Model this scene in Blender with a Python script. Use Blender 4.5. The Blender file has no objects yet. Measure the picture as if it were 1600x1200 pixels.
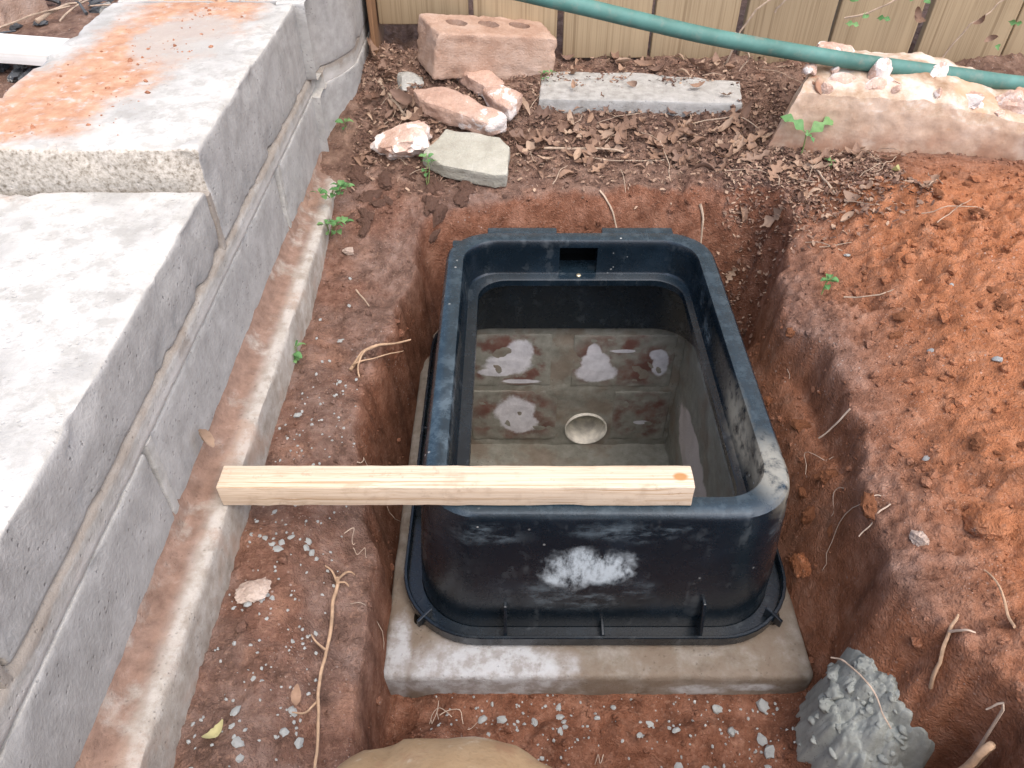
import bpy, bmesh, math, random
import numpy as np
from mathutils import Vector, Matrix, Euler, noise as mnoise

scene = bpy.context.scene
C = scene.collection
R = math.radians
random.seed(11)

# ---------------------------------------------------------------- camera, sky, sun, exposure
PITCH = 42.8                                    # degrees below the horizon
cam = bpy.data.objects.new('camera', bpy.data.cameras.new('camera'))
C.objects.link(cam)
cam.location = (0, 0, .5)
cam.rotation_euler = (R(90 - PITCH), 0, 0)
cam.data.sensor_width = 36
cam.data.lens = 27.0
cam.data.clip_start = .02
cam.data.clip_end = 400
scene.camera = cam

SUN_EL, SUN_AZ = 62, 150                         # azimuth clockwise from +Y (behind the camera, to the right)
world = bpy.data.worlds.new('World'); scene.world = world
world.use_nodes = True
wn = world.node_tree.nodes; wl = world.node_tree.links
sky = wn.new('ShaderNodeTexSky'); sky.sky_type = 'NISHITA'; sky.sun_disc = False
sky.sun_elevation = R(SUN_EL); sky.sun_rotation = R(SUN_AZ)
sky.air_density = .7; sky.dust_density = 3.0; sky.ozone_density = 1.0
bg = wn['Background']; bg.inputs['Strength'].default_value = .15
wl.new(sky.outputs[0], bg.inputs[0])
sun = bpy.data.objects.new('sun', bpy.data.lights.new('sun', 'SUN'))
C.objects.link(sun)
sun.data.energy = 1.15; sun.data.angle = R(95); sun.data.color = (1, .935, .83)
sd = Vector((math.sin(R(SUN_AZ)) * math.cos(R(SUN_EL)), math.cos(R(SUN_AZ)) * math.cos(R(SUN_EL)), math.sin(R(SUN_EL))))
sun.rotation_euler = sd.to_track_quat('Z', 'Y').to_euler()
sun.location = sd * 5
vs = scene.view_settings
vs.view_transform = 'Standard'; vs.look = 'None'; vs.exposure = 1.25; vs.gamma = 1; vs.use_curve_mapping = False

# ---------------------------------------------------------------- noise and terrain height
def _h(i, j, s):
    n = (i * 374761393 + j * 668265263 + s * 974634777) & 0xFFFFFFFF
    n = ((n ^ (n >> 13)) * 1274126177) & 0xFFFFFFFF
    return ((n ^ (n >> 16)) & 0xFFFF) / 65535.0

def perlin(x, y, s=0):
    x = np.asarray(x, float); y = np.asarray(y, float)
    i = np.floor(x).astype(np.int64); j = np.floor(y).astype(np.int64)
    fx = x - i; fy = y - j
    u = fx * fx * fx * (fx * (fx * 6 - 15) + 10); v = fy * fy * fy * (fy * (fy * 6 - 15) + 10)
    def g(a, b):
        t = _h(i + a, j + b, s) * 6.2831853
        return np.cos(t) * (fx - a) + np.sin(t) * (fy - b)
    a = g(0, 0) + u * (g(1, 0) - g(0, 0)); b = g(0, 1) + u * (g(1, 1) - g(0, 1))
    return (a + v * (b - a)) * 1.4

def fbm(x, y, o=4, s=0, gain=0.5):
    r = 0; a = 1.0
    for k in range(o):
        r = r + a * perlin(x, y, s + k * 17); x = x * 2.03 + 5.1; y = y * 2.03 - 3.7; a *= gain
    return r

def billow(x, y, o=4, s=0, gain=0.5):
    r = 0; a = 1.0
    for k in range(o):
        r = r + a * (1 - np.abs(perlin(x, y, s + k * 31)) * 2.0); x = x * 2.07 + 1.3; y = y * 2.07 + 2.9; a *= gain
    return r

def sstep(a, b, t):
    t = np.clip((t - a) / (b - a), 0, 1); return t * t * (3 - 2 * t)

HOLE = [(-.119, .23), (-.118, .30), (-.122, .40), (-.142, .47), (-.163, .545), (-.146, .63), (-.128, .72),
        (-.124, .80), (-.105, .865), (-.02, .905), (.08, .92), (.20, .925), (.30, .918), (.352, .888), (.335, .80), (.312, .73),
        (.296, .67), (.318, .60), (.328, .525), (.312, .458), (.302, .387), (.300, .327),
        (.320, .285), (.340, .235), (.345, .195), (.32, .165), (.25, .158), (.18, .165), (.10, .17), (.0, .168), (-.07, .18), (-.12, .20)]

def hole_sdf(x, y):
    d = np.full(np.shape(x), 1e9); ins = np.zeros(np.shape(x), bool)
    n = len(HOLE)
    for k in range(n):
        ax, ay = HOLE[k]; bx, by = HOLE[(k + 1) % n]
        ex, ey = bx - ax, by - ay
        t = np.clip(((x - ax) * ex + (y - ay) * ey) / (ex * ex + ey * ey), 0, 1)
        d = np.minimum(d, np.hypot(x - ax - t * ex, y - ay - t * ey))
        c = ((ay > y) != (by > y)) & (x < ex * (y - ay) / (ey if abs(ey) > 1e-9 else 1e-9) + ax)
        ins ^= c
    return np.where(ins, d, -d)          # positive inside the dug hole

def terrain(x, y):
    """height, mound weight, litter weight, dug weight"""
    x = np.asarray(x, float); y = np.asarray(y, float)
    far = np.maximum(np.maximum(np.abs(x) - 1.3, np.abs(y - .6) - 1.1), 0)
    near = 1 - sstep(0, .6, far)
    # undisturbed grade: low along the footing, rising to the fence
    z = -.042 + .046 * sstep(.72, .98, y) + .048 * sstep(.95, 1.2, y)
    z = z + .020 * sstep(.10, -.20, x) * sstep(.95, 1.15, y)
    z = z - .034 * sstep(-.20, -.125, x) * sstep(.0, -.05, x) * sstep(.58, .42, y)
    right = sstep(.20, .36, x)
    zr = .000 + .045 * sstep(.75, 1.15, y)
    z = z + (zr - z) * right * sstep(1.2, .95, y)
    # spoil heap on the right
    wob = .03 * perlin(x * 7, y * 7, 91)
    mound = sstep(.30, .44, x + .8 * wob + .03 * sstep(.6, .4, y)) * sstep(1.02 - .05 * x, .80, y + wob + .05 * sstep(.5, .8, x))
    z = z + (mound * sstep(.31, .50, x) * .055 + mound * .035 * sstep(.4, .9, x)) * near
    # behind the block wall
    back = sstep(-.40, -.46, x)
    z = z + (.105 - z) * back * near
    # fine relief
    litter = sstep(.88, .98, y + .03 * perlin(x * 9, y * 9, 4)) * sstep(.92, .80, mound)
    d = hole_sdf(x, y) + (.010 - .006 * sstep(-.09, -.12, x) * sstep(.42, .38, y)) * fbm(x * 16, y * 16, 3, 7)
    wdt = .022 - .013 * sstep(-.08, -.12, x) * sstep(.44, .40, y) + .053 * sstep(.80, .95, y) + .085 * sstep(.34, .27, y) * sstep(.34, .26, x) * sstep(-.115, -.06, x)
    wdt = wdt - .009 * sstep(.2, .3, x) * sstep(.80, .70, y)
    prof = sstep(-.06, .85, d / wdt)
    dug = sstep(-.004, .006, d)
    floor = -.193 + .055 * sstep(.245, .30, x) * sstep(.36, .28, y)
    # earth fallen in beside the box on the right and left
    fall = .125 * sstep(.238, .305, x) * sstep(.36, .50, y) * sstep(.80, .68, y)
    fall = fall + .085 * sstep(.262, .305, x) * sstep(.28, .36, y) * sstep(.52, .40, y)
    fall = fall + .085 * sstep(-.118, -.142, x) * sstep(.40, .48, y) * sstep(.82, .70, y)
    fall = fall + .10 * sstep(.845, .90, y)
    z = z + (np.minimum(floor + fall, z) - z) * prof
    rough = .0036 + .0020 * mound + .002 * litter + .0015 * dug
    n1 = fbm(x * 14, y * 14, 4, 21, .55)
    n2 = billow(x * 38, y * 38, 3, 40, .55) - 1.2
    n3 = fbm(x * 120, y * 120, 2, 60)
    n4 = billow(x * 95 + 9, y * 95, 3, 140, .6) - 1.1
    relief = rough * 1.3 * n1 + rough * .55 * n2 * (1 + .9 * mound) + .0012 * n3 + .0011 * n4 * (1 + .5 * mound + .6 * dug)
    relief = relief * (.45 + 1.15 * sstep(-.35, .5, fbm(x * 5 + 2, y * 5, 2, 210)))
    # cracked lumps on the heap
    lump = np.clip(fbm(x * 22 + 3, y * 22, 3, 77), 0, 1)
    relief = relief + mound * .008 * lump * sstep(-.2, .4, perlin(x * 6, y * 6 + 4, 33))
    # dribbled, trodden earth in front of the slab
    tr = sstep(.34, .28, y) * sstep(-.12, -.06, x) * (1 - mound)
    relief = relief + tr * (.012 * fbm(x * 26, y * 26, 3, 88))
    z = z + relief * near
    z = z + (1 - near) * (.06 * fbm(x * .25, y * .25, 3, 5) + .05)
    trench = sstep(.25, .29, x) * sstep(.80, .70, y)
    return z, np.maximum(mound * (1 - .6 * dug), .40 * dug * trench), litter * near, dug * (1 - .35 * trench)

# ---------------------------------------------------------------- material kit
class Mat:
    def __init__(s, name, rough=.8, spec=.3):
        s.m = bpy.data.materials.new(name); s.m.use_nodes = True
        s.t = s.m.node_tree; s.b = s.t.nodes['Principled BSDF']
        s.b.inputs['Roughness'].default_value = rough
        s.b.inputs['Specular IOR Level'].default_value = spec
        s._co = {}
    def new(s, typ, ins=None, **props):
        n = s.t.nodes.new(typ)
        for k, v in props.items(): setattr(n, k, v)
        for k, v in (ins or {}).items(): s.put(n.inputs[k], v)
        return n
    def put(s, sock, v):
        if isinstance(v, bpy.types.NodeSocket): s.t.links.new(v, sock)
        elif isinstance(v, (tuple, list)) and sock.type == 'RGBA' and len(v) == 3: sock.default_value = (*v, 1)
        else: sock.default_value = v
    def co(s, kind='Object'):
        if kind not in s._co: s._co[kind] = s.new('ShaderNodeTexCoord').outputs[kind]
        return s._co[kind]
    def map(s, vec, scale=(1, 1, 1), loc=(0, 0, 0), rot=(0, 0, 0)):
        return s.new('ShaderNodeMapping', {'Vector': vec, 'Scale': scale, 'Location': loc, 'Rotation': rot}).outputs[0]
    def noise(s, scale, detail=4, rough=.55, vec=None, dist=0):
        return s.new('ShaderNodeTexNoise', {'Vector': vec or s.co(), 'Scale': scale, 'Detail': detail, 'Roughness': rough, 'Distortion': dist}).outputs[0]
    def voro(s, scale, vec=None, feature='F1', out='Distance'):
        return s.new('ShaderNodeTexVoronoi', {'Vector': vec or s.co(), 'Scale': scale}, feature=feature).outputs[out]
    def ramp(s, fac, stops):
        n = s.new('ShaderNodeValToRGB', {'Fac': fac}); e = n.color_ramp.elements
        while len(e) < len(stops): e.new(.5)
        for k, (p, c) in enumerate(stops):
            e[k].position = p; e[k].color = (*c, 1) if isinstance(c, (tuple, list)) else (c, c, c, 1)
        return n.outputs[0]
    def mix(s, fac, a, b, blend='MIX'):
        n = s.new('ShaderNodeMix', data_type='RGBA', blend_type=blend)
        s.put(n.inputs[0], fac); s.put(n.inputs[6], a); s.put(n.inputs[7], b)
        return n.outputs[2]
    def math(s, op, a, b=0.0, clamp=False):
        n = s.new('ShaderNodeMath', operation=op, use_clamp=clamp); s.put(n.inputs[0], a); s.put(n.inputs[1], b)
        return n.outputs[0]
    def sm(s, v, a, b):
        return s.new('ShaderNodeMapRange', {'Value': v, 'From Min': a, 'From Max': b}, interpolation_type='SMOOTHSTEP').outputs[0]
    def blob(s, c, r, nz=60, amt=.5, soft=.3, vec=None):
        """1 inside an uneven patch with centre c and radii r (object space)"""
        v = vec or s.co()
        d = s.new('ShaderNodeVectorMath', {0: v, 1: c}, operation='SUBTRACT').outputs[0]
        d = s.new('ShaderNodeVectorMath', {0: d, 1: tuple(1 / q for q in r)}, operation='MULTIPLY').outputs[0]
        l = s.new('ShaderNodeVectorMath', {0: d}, operation='LENGTH').outputs['Value']
        l = s.math('ADD', l, s.math('MULTIPLY', s.math('SUBTRACT', s.noise(nz, 5, .65), .5), amt * 2))
        return s.sm(l, 1 + soft * .5, 1 - soft * .5)
    def maxi(s, *a):
        r = a[0]
        for q in a[1:]: r = s.math('MAXIMUM', r, q)
        return r
    def bump(s, h, strength=.5, dist=.002):
        n = s.new('ShaderNodeBump', {'Height': h, 'Strength': strength, 'Distance': dist})
        s.t.links.new(n.outputs[0], s.b.inputs['Normal'])
    def color(s, c): s.put(s.b.inputs['Base Color'], c)
    def rough(s, c): s.put(s.b.inputs['Roughness'], c)
    def rand(s): return s.new('ShaderNodeObjectInfo').outputs['Random']

def soil(name):
    m = Mat(name, .92, .15)
    z = m.new('ShaderNodeAttribute', attribute_name='zone').outputs['Color']
    sp = m.new('ShaderNodeSeparateColor', {0: z})
    mound, litter, dug = sp.outputs[0], sp.outputs[1], sp.outputs[2]
    n1 = m.noise(9, 6, .6); n2 = m.noise(45, 6, .65); n3 = m.noise(220, 4, .6)
    base = m.ramp(n2, [(.30, (.090, .053, .040)), (.5, (.178, .110, .086)), (.72, (.29, .20, .165))])
    red = m.ramp(n2, [(.28, (.100, .038, .021)), (.5, (.205, .084, .047)), (.74, (.32, .155, .098))])
    org = m.ramp(n2, [(.26, (.235, .085, .041)), (.44, (.385, .152, .070)), (.60, (.445, .192, .098)), (.78, (.54, .30, .185))])
    lit = m.ramp(n2, [(.30, (.095, .055, .042)), (.52, (.20, .125, .092)), (.75, (.33, .225, .17))])
    c = m.mix(m.math('MULTIPLY', m.sm(n1, .42, .62), .45), base, red)
    c = m.mix(litter, c, lit)
    c = m.mix(m.math('MULTIPLY', dug, .85), c, red)
    c = m.mix(mound, c, org)
    # drier pinkish crust and damp dark blotches
    c = m.mix(m.math('MULTIPLY', m.sm(m.noise(17, 5, .6), .55, .72), .4), c, (.38, .205, .135))
    c = m.mix(m.math('MULTIPLY', m.sm(m.noise(26, 5, .6), .56, .70), .45), c, (.085, .042, .028))
    c = m.mix(m.math('MULTIPLY', m.sm(n3, .54, .66), .28), c, (.42, .25, .175))
    c = m.mix(m.math('MULTIPLY', m.sm(m.noise(300, 4, .65), .55, .66), .35), c, (.09, .042, .028))
    # pale grit
    v = m.voro(330); v2 = m.voro(120)
    g = m.math('MULTIPLY', m.sm(v, .20, .10), m.sm(m.noise(20, 2), .50, .62))
    c = m.mix(m.math('MULTIPLY', g, .45), c, (.55, .46, .40))
    g2 = m.math('MULTIPLY', m.sm(v2, .15, .09), m.sm(m.noise(8, 2), .50, .6))
    c = m.mix(m.math('MULTIPLY', g2, .4), c, (.52, .47, .43))
    m.color(c)
    m.bump(m.math('ADD', m.math('MULTIPLY', n3, .6), m.noise(500, 3, .6)), .85, .004)
    return m.m

def concrete(name, base, dark, light, fine=260, extra=None, rough=.9):
    m = Mat(name, rough, .2)
    n1 = m.noise(11, 6, .6); n2 = m.noise(70, 6, .65); n3 = m.noise(fine * 2, 3, .7)
    c = m.ramp(n2, [(.28, dark), (.52, base), (.76, light)])
    c = m.mix(m.math('MULTIPLY', m.sm(n1, .48, .66), .45), c, light)
    c = m.mix(m.math('MULTIPLY', m.sm(m.noise(23, 5, .6), .56, .74), .5), c, dark)
    c = m.mix(m.math('MULTIPLY', m.sm(n3, .60, .72), .35), c, dark)
    pits = m.math('MULTIPLY', m.sm(m.voro(fine), .24, .10), m.sm(m.noise(30, 2), .44, .56))
    c = m.mix(m.math('MULTIPLY', pits, .45), c, tuple(q * .5 for q in base))
    if extra: c = extra(m, c)
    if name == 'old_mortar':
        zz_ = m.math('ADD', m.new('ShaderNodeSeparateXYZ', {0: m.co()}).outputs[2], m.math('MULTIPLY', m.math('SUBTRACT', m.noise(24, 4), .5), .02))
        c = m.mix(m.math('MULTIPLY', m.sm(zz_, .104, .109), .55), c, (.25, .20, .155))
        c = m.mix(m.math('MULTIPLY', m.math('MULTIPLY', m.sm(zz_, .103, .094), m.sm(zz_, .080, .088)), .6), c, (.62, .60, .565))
    m.color(c)
    m.bump(m.math('SUBTRACT', m.math('ADD', m.math('MULTIPLY', n2, .35), n3), pits), .5, .0016)
    return m.m

MT = {}
MT['soil'] = soil('soil')

def top_stain(m, c):                              # clay trodden over the upper cap, lime bloom elsewhere
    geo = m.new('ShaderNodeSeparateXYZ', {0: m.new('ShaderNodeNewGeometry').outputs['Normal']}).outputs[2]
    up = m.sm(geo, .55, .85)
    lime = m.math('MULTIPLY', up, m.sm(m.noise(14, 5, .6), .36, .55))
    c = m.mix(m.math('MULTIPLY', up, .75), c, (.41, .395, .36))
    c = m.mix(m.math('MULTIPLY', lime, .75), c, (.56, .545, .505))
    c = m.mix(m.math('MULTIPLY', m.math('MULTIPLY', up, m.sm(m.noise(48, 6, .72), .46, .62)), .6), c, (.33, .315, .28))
    nrm = m.new('ShaderNodeSeparateXYZ', {0: m.new('ShaderNodeNewGeometry').outputs['Normal']}).outputs[1]
    agg = m.ramp(m.noise(240, 4, .7), [(.32, (.20, .17, .13)), (.48, (.42, .38, .32)), (.66, (.60, .55, .48))])
    pz = m.new('ShaderNodeSeparateXYZ', {0: m.co()})
    c = m.mix(m.math('MULTIPLY', m.math('MULTIPLY', m.sm(nrm, -.5, -.8), m.sm(pz.outputs[2], .10, .12)), m.sm(pz.outputs[1], 1.0, .9)), c, agg)
    b = m.maxi(m.blob((-.432, .72, .204), (.060, .10, .2), 26, .75, .7), m.blob((-.40, .83, .204), (.055, .12, .2), 26, .75, .7),
               m.blob((-.375, .97, .204), (.07, .12, .2), 26, .75, .7), m.blob((-.455, .655, .204), (.05, .03, .2), 30, .7, .8))
    cl = m.ramp(m.noise(60, 5, .65), [(.3, (.38, .19, .11)), (.55, (.50, .29, .18)), (.75, (.58, .40, .28))])
    c = m.mix(m.math('MULTIPLY', m.math('MULTIPLY', b, up), m.sm(m.noise(90, 4, .6), .22, .48)), c, cl)
    g = m.blob((-.36, .88, .204), (.055, .085, .2), 40, .6, .5)
    c = m.mix(m.math('MULTIPLY', m.math('MULTIPLY', g, up), .75), c, (.40, .385, .35))
    return c
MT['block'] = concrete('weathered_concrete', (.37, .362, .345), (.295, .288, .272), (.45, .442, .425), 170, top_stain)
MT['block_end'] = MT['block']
MT['mortar'] = concrete('old_mortar', (.40, .385, .355), (.31, .29, .26), (.52, .51, .49), 200,
                        lambda m, c: m.mix(m.math('MULTIPLY', m.sm(m.noise(20, 5, .65), .54, .70), .45), c, (.25, .19, .145)))
def foot_x(m, c):
    x = m.new('ShaderNodeSeparateXYZ', {0: m.co()}).outputs[0]
    dirt = m.math('MULTIPLY', m.sm(x, -.237, -.252), m.sm(m.noise(26, 6, .65), .28, .50))
    c = m.mix(m.math('MULTIPLY', dirt, .9), c, m.ramp(m.noise(80, 5, .65), [(.3, (.15, .085, .06)), (.6, (.26, .16, .118)), (.8, (.36, .26, .21))]))
    c = m.mix(m.math('MULTIPLY', m.sm(m.noise(18, 5, .6), .52, .68), .45), c, (.38, .25, .18))
    e_ = m.math('MULTIPLY', m.math('MULTIPLY', m.sm(x, -.2445, -.239), m.sm(x, -.2312, -.2335)), m.sm(m.noise(38, 6, .7), .44, .58))
    return m.mix(m.math('MULTIPLY', e_, .45), c, (.54, .51, .47))
MT['footing'] = concrete('footing_concrete', (.37, .335, .29), (.26, .22, .18), (.50, .47, .43), 220, foot_x)
MT['strip'] = concrete('grey_concrete', (.40, .39, .36), (.27, .26, .235), (.52, .51, .485), 200)
def slab_x(m, c):
    c = m.mix(m.math('MULTIPLY', m.sm(m.noise(22, 5, .65), .44, .6), .65), c, (.17, .13, .095))
    w = m.maxi(m.blob((-.02, .335, -.17), (.075, .03, .03), 40, .5, .6), m.blob((-.105, .345, -.165), (.012, .045, .04), 50, .5, .6),
               m.blob((.17, .334, -.185), (.03, .012, .010), 50, .6, .5), m.blob((.22, .334, -.18), (.03, .012, .008), 50, .6, .5))
    return m.mix(m.math('MULTIPLY', w, m.math('ADD', .35, m.math('MULTIPLY', m.sm(m.noise(70, 5, .65), .38, .6), .45))), c, (.46, .48, .50))
MT['slab'] = concrete('muddy_paver', (.215, .188, .155), (.135, .105, .078), (.295, .275, .25), 200, slab_x, .75)
def pit_x(m, c):
    c = m.mix(m.math('MULTIPLY', m.sm(m.noise(18, 5, .6), .46, .62), .5), c, (.20, .14, .10))
    pale = m.maxi(m.blob((.243, .70, -.285), (.02, .10, .045), 22, .4, .15), m.blob((.243, .60, -.36), (.02, .06, .05), 22, .4, .15),
                  m.blob((.243, .50, -.30), (.02, .03, .05), 22, .4, .15))
    return m.mix(m.math('MULTIPLY', pale, .9), c, (.62, .56, .54))
MT['plaster'] = concrete('wet_mortar_render', (.25, .247, .212), (.18, .177, .148), (.33, .325, .285), 160, pit_x, .38)
MT['mortar_bit'] = concrete('mortar_bit', (.37, .385, .375), (.27, .28, .27), (.47, .485, .475), 300, None, .8)
MT['fresh_mortar'] = concrete('fresh_mortar', (.315, .335, .31), (.23, .245, .225), (.40, .42, .39), 300, None, .8)

def clay(name, base, dark, light, lime=0.0, scale=1.0):
    m = Mat(name, .93, .12)
    n1 = m.noise(22 * scale, 6, .6); n2 = m.noise(140 * scale, 5, .65)
    c = m.ramp(n1, [(.30, dark), (.52, base), (.74, light)])
    c = m.mix(m.math('MULTIPLY', m.sm(n2, .54, .68), .4), c, dark)
    if lime: c = m.mix(m.math('MULTIPLY', m.sm(m.noise(24 * scale, 5, .6, dist=.4), .62 - .14 * lime, .66 - .14 * lime), .9), c, (.80, .74, .69))
    c = m.mix(m.math('MULTIPLY', m.sm(m.noise(330 * scale, 4, .65), .54, .66), .45), c, light)
    m.color(c); m.bump(m.math('ADD', n1, m.math('ADD', n2, m.noise(400 * scale, 3, .6))), .8, .002)
    return m.m
MT['brick'] = clay('old_clay_brick', (.47, .325, .245), (.35, .215, .15), (.54, .41, .335), 0)
MT['brick_frag'] = clay('pink_brick_fragment', (.54, .37, .285), (.40, .25, .185), (.60, .45, .375), .3)
MT['lime_frag'] = clay('limed_fragment', (.58, .40, .31), (.40, .24, .175), (.72, .60, .53), 1.0)
MT['lump'] = clay('pale_pink_lump', (.62, .455, .37), (.42, .25, .18), (.76, .65, .58), .8)
MT['olive'] = clay('olive_flagstone', (.40, .385, .32), (.31, .295, .24), (.47, .455, .395), 0)
MT['grey_stone'] = clay('grey_stone', (.40, .39, .35), (.28, .26, .22), (.52, .51, .47), 0)
MT['pebble'] = clay('pale_pebble', (.46, .37, .31), (.32, .23, .185), (.56, .48, .42), .2)
MT['clod'] = clay('red_clay_clod', (.41, .19, .11), (.27, .11, .06), (.52, .29, .19), 0, 2.0)
MT['clod_brown'] = clay('brown_earth_clod', (.22, .115, .075), (.12, .06, .04), (.34, .20, .14), 0)

def broken():                                     # broken slab: smooth tan cast face, white fractured top
    m = Mat('broken_concrete', .93, .12)
    n = m.new('ShaderNodeSeparateXYZ', {0: m.new('ShaderNodeNewGeometry').outputs['True Normal']})
    n1 = m.noise(26, 6, .65); n2 = m.noise(120, 5, .65)
    tan = m.ramp(n1, [(.3, (.40, .27, .185)), (.55, (.54, .40, .30)), (.75, (.62, .50, .40))])
    wht = m.ramp(n1, [(.32, (.28, .18, .11)), (.47, (.45, .34, .25)), (.58, (.58, .50, .42)), (.7, (.68, .62, .55))])
    p = m.new('ShaderNodeSeparateXYZ', {0: m.co()})
    frac = m.maxi(m.sm(n.outputs[2], .18, .45), m.sm(n.outputs[0], -.35, -.6))
    c = m.mix(frac, tan, wht)
    c = m.mix(m.math('MULTIPLY', m.sm(m.noise(14, 5, .6), .52, .64), m.math('MULTIPLY', frac, .7)), c, (.50, .29, .17))
    c = m.mix(m.math('MULTIPLY', m.sm(p.outputs[2], .06, .0), m.sm(m.noise(30, 5, .6), .35, .6)), c, (.36, .20, .13))
    m.color(c); m.bump(m.math('ADD', n1, n2), .5, .002)
    return m.m
MT['broken'] = broken()

def timber(name, pale, dark, axis, rings=90, knots=()):
    m = Mat(name, .72, .25)
    sc = [rings, rings, rings]; sc[axis] = rings * .009
    v = m.map(m.co(), tuple(sc))
    off = m.new('ShaderNodeCombineXYZ', {0: m.math('MULTIPLY', m.rand(), 37), 1: m.math('MULTIPLY', m.rand(), 91), 2: m.math('MULTIPLY', m.rand(), 53)}).outputs[0]
    v = m.new('ShaderNodeVectorMath', {0: v, 1: off}, operation='ADD').outputs[0]
    w = m.noise(1.6, 4, .6, v, .15); f = m.noise(9, 4, .6, v)
    c = m.ramp(w, [(.34, dark), (.43, pale), (.50, pale), (.54, tuple(.35 * a + .65 * b for a, b in zip(pale, dark))), (.58, pale), (.68, dark)])
    c = m.mix(m.math('MULTIPLY', m.sm(f, .52, .7), .3), c, dark)
    c = m.mix(m.math('MULTIPLY', m.sm(m.noise(14, 4, .6), .55, .72), .3), c, tuple(q * .72 for q in pale))
    if axis == 0 and rings > 150:
        c = m.mix(m.math('MULTIPLY', m.sm(m.noise(32, 5, .65), .54, .68), .4), c, (.36, .25, .165))
        c = m.mix(m.math('MULTIPLY', m.sm(m.noise(75, 5, .7), .60, .68), .35), c, (.30, .19, .12))
    for k in knots: c = m.mix(m.blob(*k, 90, .15, .6), c, (.42, .22, .09))
    c = m.mix(m.math('MULTIPLY', m.rand(), .3 if axis == 2 else 0.0), c, tuple(q * .6 for q in dark))
    m.color(c); m.bump(m.math('ADD', w, m.math('MULTIPLY', f, .5)), .35, .001)
    return m.m
MT['stick'] = timber('fresh_pine', (.65, .535, .41), (.45, .31, .19), 0, 210, [((.136, .404, .0235), (.006, .004, .004))])
MT['fence'] = timber('weathered_fence_board', (.40, .305, .188), (.27, .195, .115), 2, 60)
MT['post'] = timber('brown_fence_post', (.30, .17, .09), (.17, .09, .05), 2, 100)
MT['plank'] = timber('bleached_board', (.82, .79, .73), (.70, .66, .58), 0, 120)

def plastic():
    m = Mat('black_plastic', .40, .65)
    n1 = m.noise(13, 5, .6); n2 = m.noise(60, 6, .7); st = m.noise(12, 5, .7, m.map(m.co(), (5, 5, .6)))
    c = m.mix(m.math('MULTIPLY', m.sm(n1, .45, .7), .8), (.0035, .008, .013), (.008, .0165, .026))
    sc = m.math('MULTIPLY', m.maxi(m.blob((.048, .372, -.072), (.020, .03, .019), 70, .75, .7), m.blob((.082, .372, -.066), (.020, .03, .020), 70, .75, .6),
                m.blob((.066, .372, -.058), (.03, .03, .016), 60, .8, .9)), m.sm(m.noise(26, 6, .72, m.map(m.co(), (2.2, 2, 1))), .36, .60))
    sc2 = m.maxi(m.blob((.065, .376, -.10), (.045, .03, .022), 60, .8, 1.0), m.blob((.228, .386, -.032), (.010, .03, .016), 80, .7, .8),
                 m.blob((-.02, .376, -.022), (.03, .03, .010), 60, .9, 1.2), m.blob((.11, .376, -.02), (.05, .03, .010), 60, .9, 1.2),
                 m.blob((-.06, .50, 0), (.012, .07, .012), 50, .8, 1.0), m.blob((.215, .70, -.02), (.006, .012, .01), 80, .6, .8),
                 m.blob((.212, .66, -.03), (.006, .02, .012), 80, .7, .8))
    mud = m.math('MULTIPLY', m.maxi(m.blob((.222, .435, -.006), (.020, .035, .03), 60, .7, 1.0), m.blob((.214, .505, -.022), (.008, .055, .022), 60, .8, .9)), m.sm(n2, .34, .6))
    c = m.mix(m.math('MULTIPLY', sc2, m.math('MULTIPLY', m.sm(m.noise(30, 6, .72, m.map(m.co(), (1, 1, 2.5))), .42, .68), .45)), c, (.20, .26, .30))
    c = m.mix(m.math('MULTIPLY', sc, .85), c, (.52, .60, .65))
    c = m.mix(m.math('MULTIPLY', m.sm(m.math('MULTIPLY', n2, st), .29, .42), .22), c, (.14, .16, .17))
    c = m.mix(m.math('MULTIPLY', mud, .85), c, (.42, .38, .29))
    nz = m.new('ShaderNodeSeparateXYZ', {0: m.new('ShaderNodeNewGeometry').outputs['Normal']}).outputs[2]; pz = m.new('ShaderNodeSeparateXYZ', {0: m.co()}).outputs[2]
    dust_sheen = m.math('MULTIPLY', m.math('MULTIPLY', m.sm(nz, .35, .9), m.sm(pz, -.06, -.01)), m.math('ADD', .55, m.math('MULTIPLY', m.sm(n2, .35, .65), .45)))  # upward faces: dust plus a bluish sky sheen painted into the colour
    c = m.mix(m.math('MULTIPLY', dust_sheen, .42), c, (.050, .092, .122))
    # splashes of mortar on the inner ledge
    sp = m.math('MULTIPLY', m.sm(m.voro(110), .16, .09), m.sm(m.noise(18, 2), .60, .68))
    c = m.mix(m.math('MULTIPLY', sp, .8), c, (.55, .56, .54))
    m.color(c)
    m.rough(m.math('ADD', m.math('MULTIPLY', n2, .20), m.math('ADD', .17, m.math('MULTIPLY', m.maxi(sc, mud), .4))))
    m.bump(m.math('ADD', m.noise(700, 2, .5), m.math('MULTIPLY', n1, .4)), .12, .001)
    return m.m
MT['plastic'] = plastic()

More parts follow.
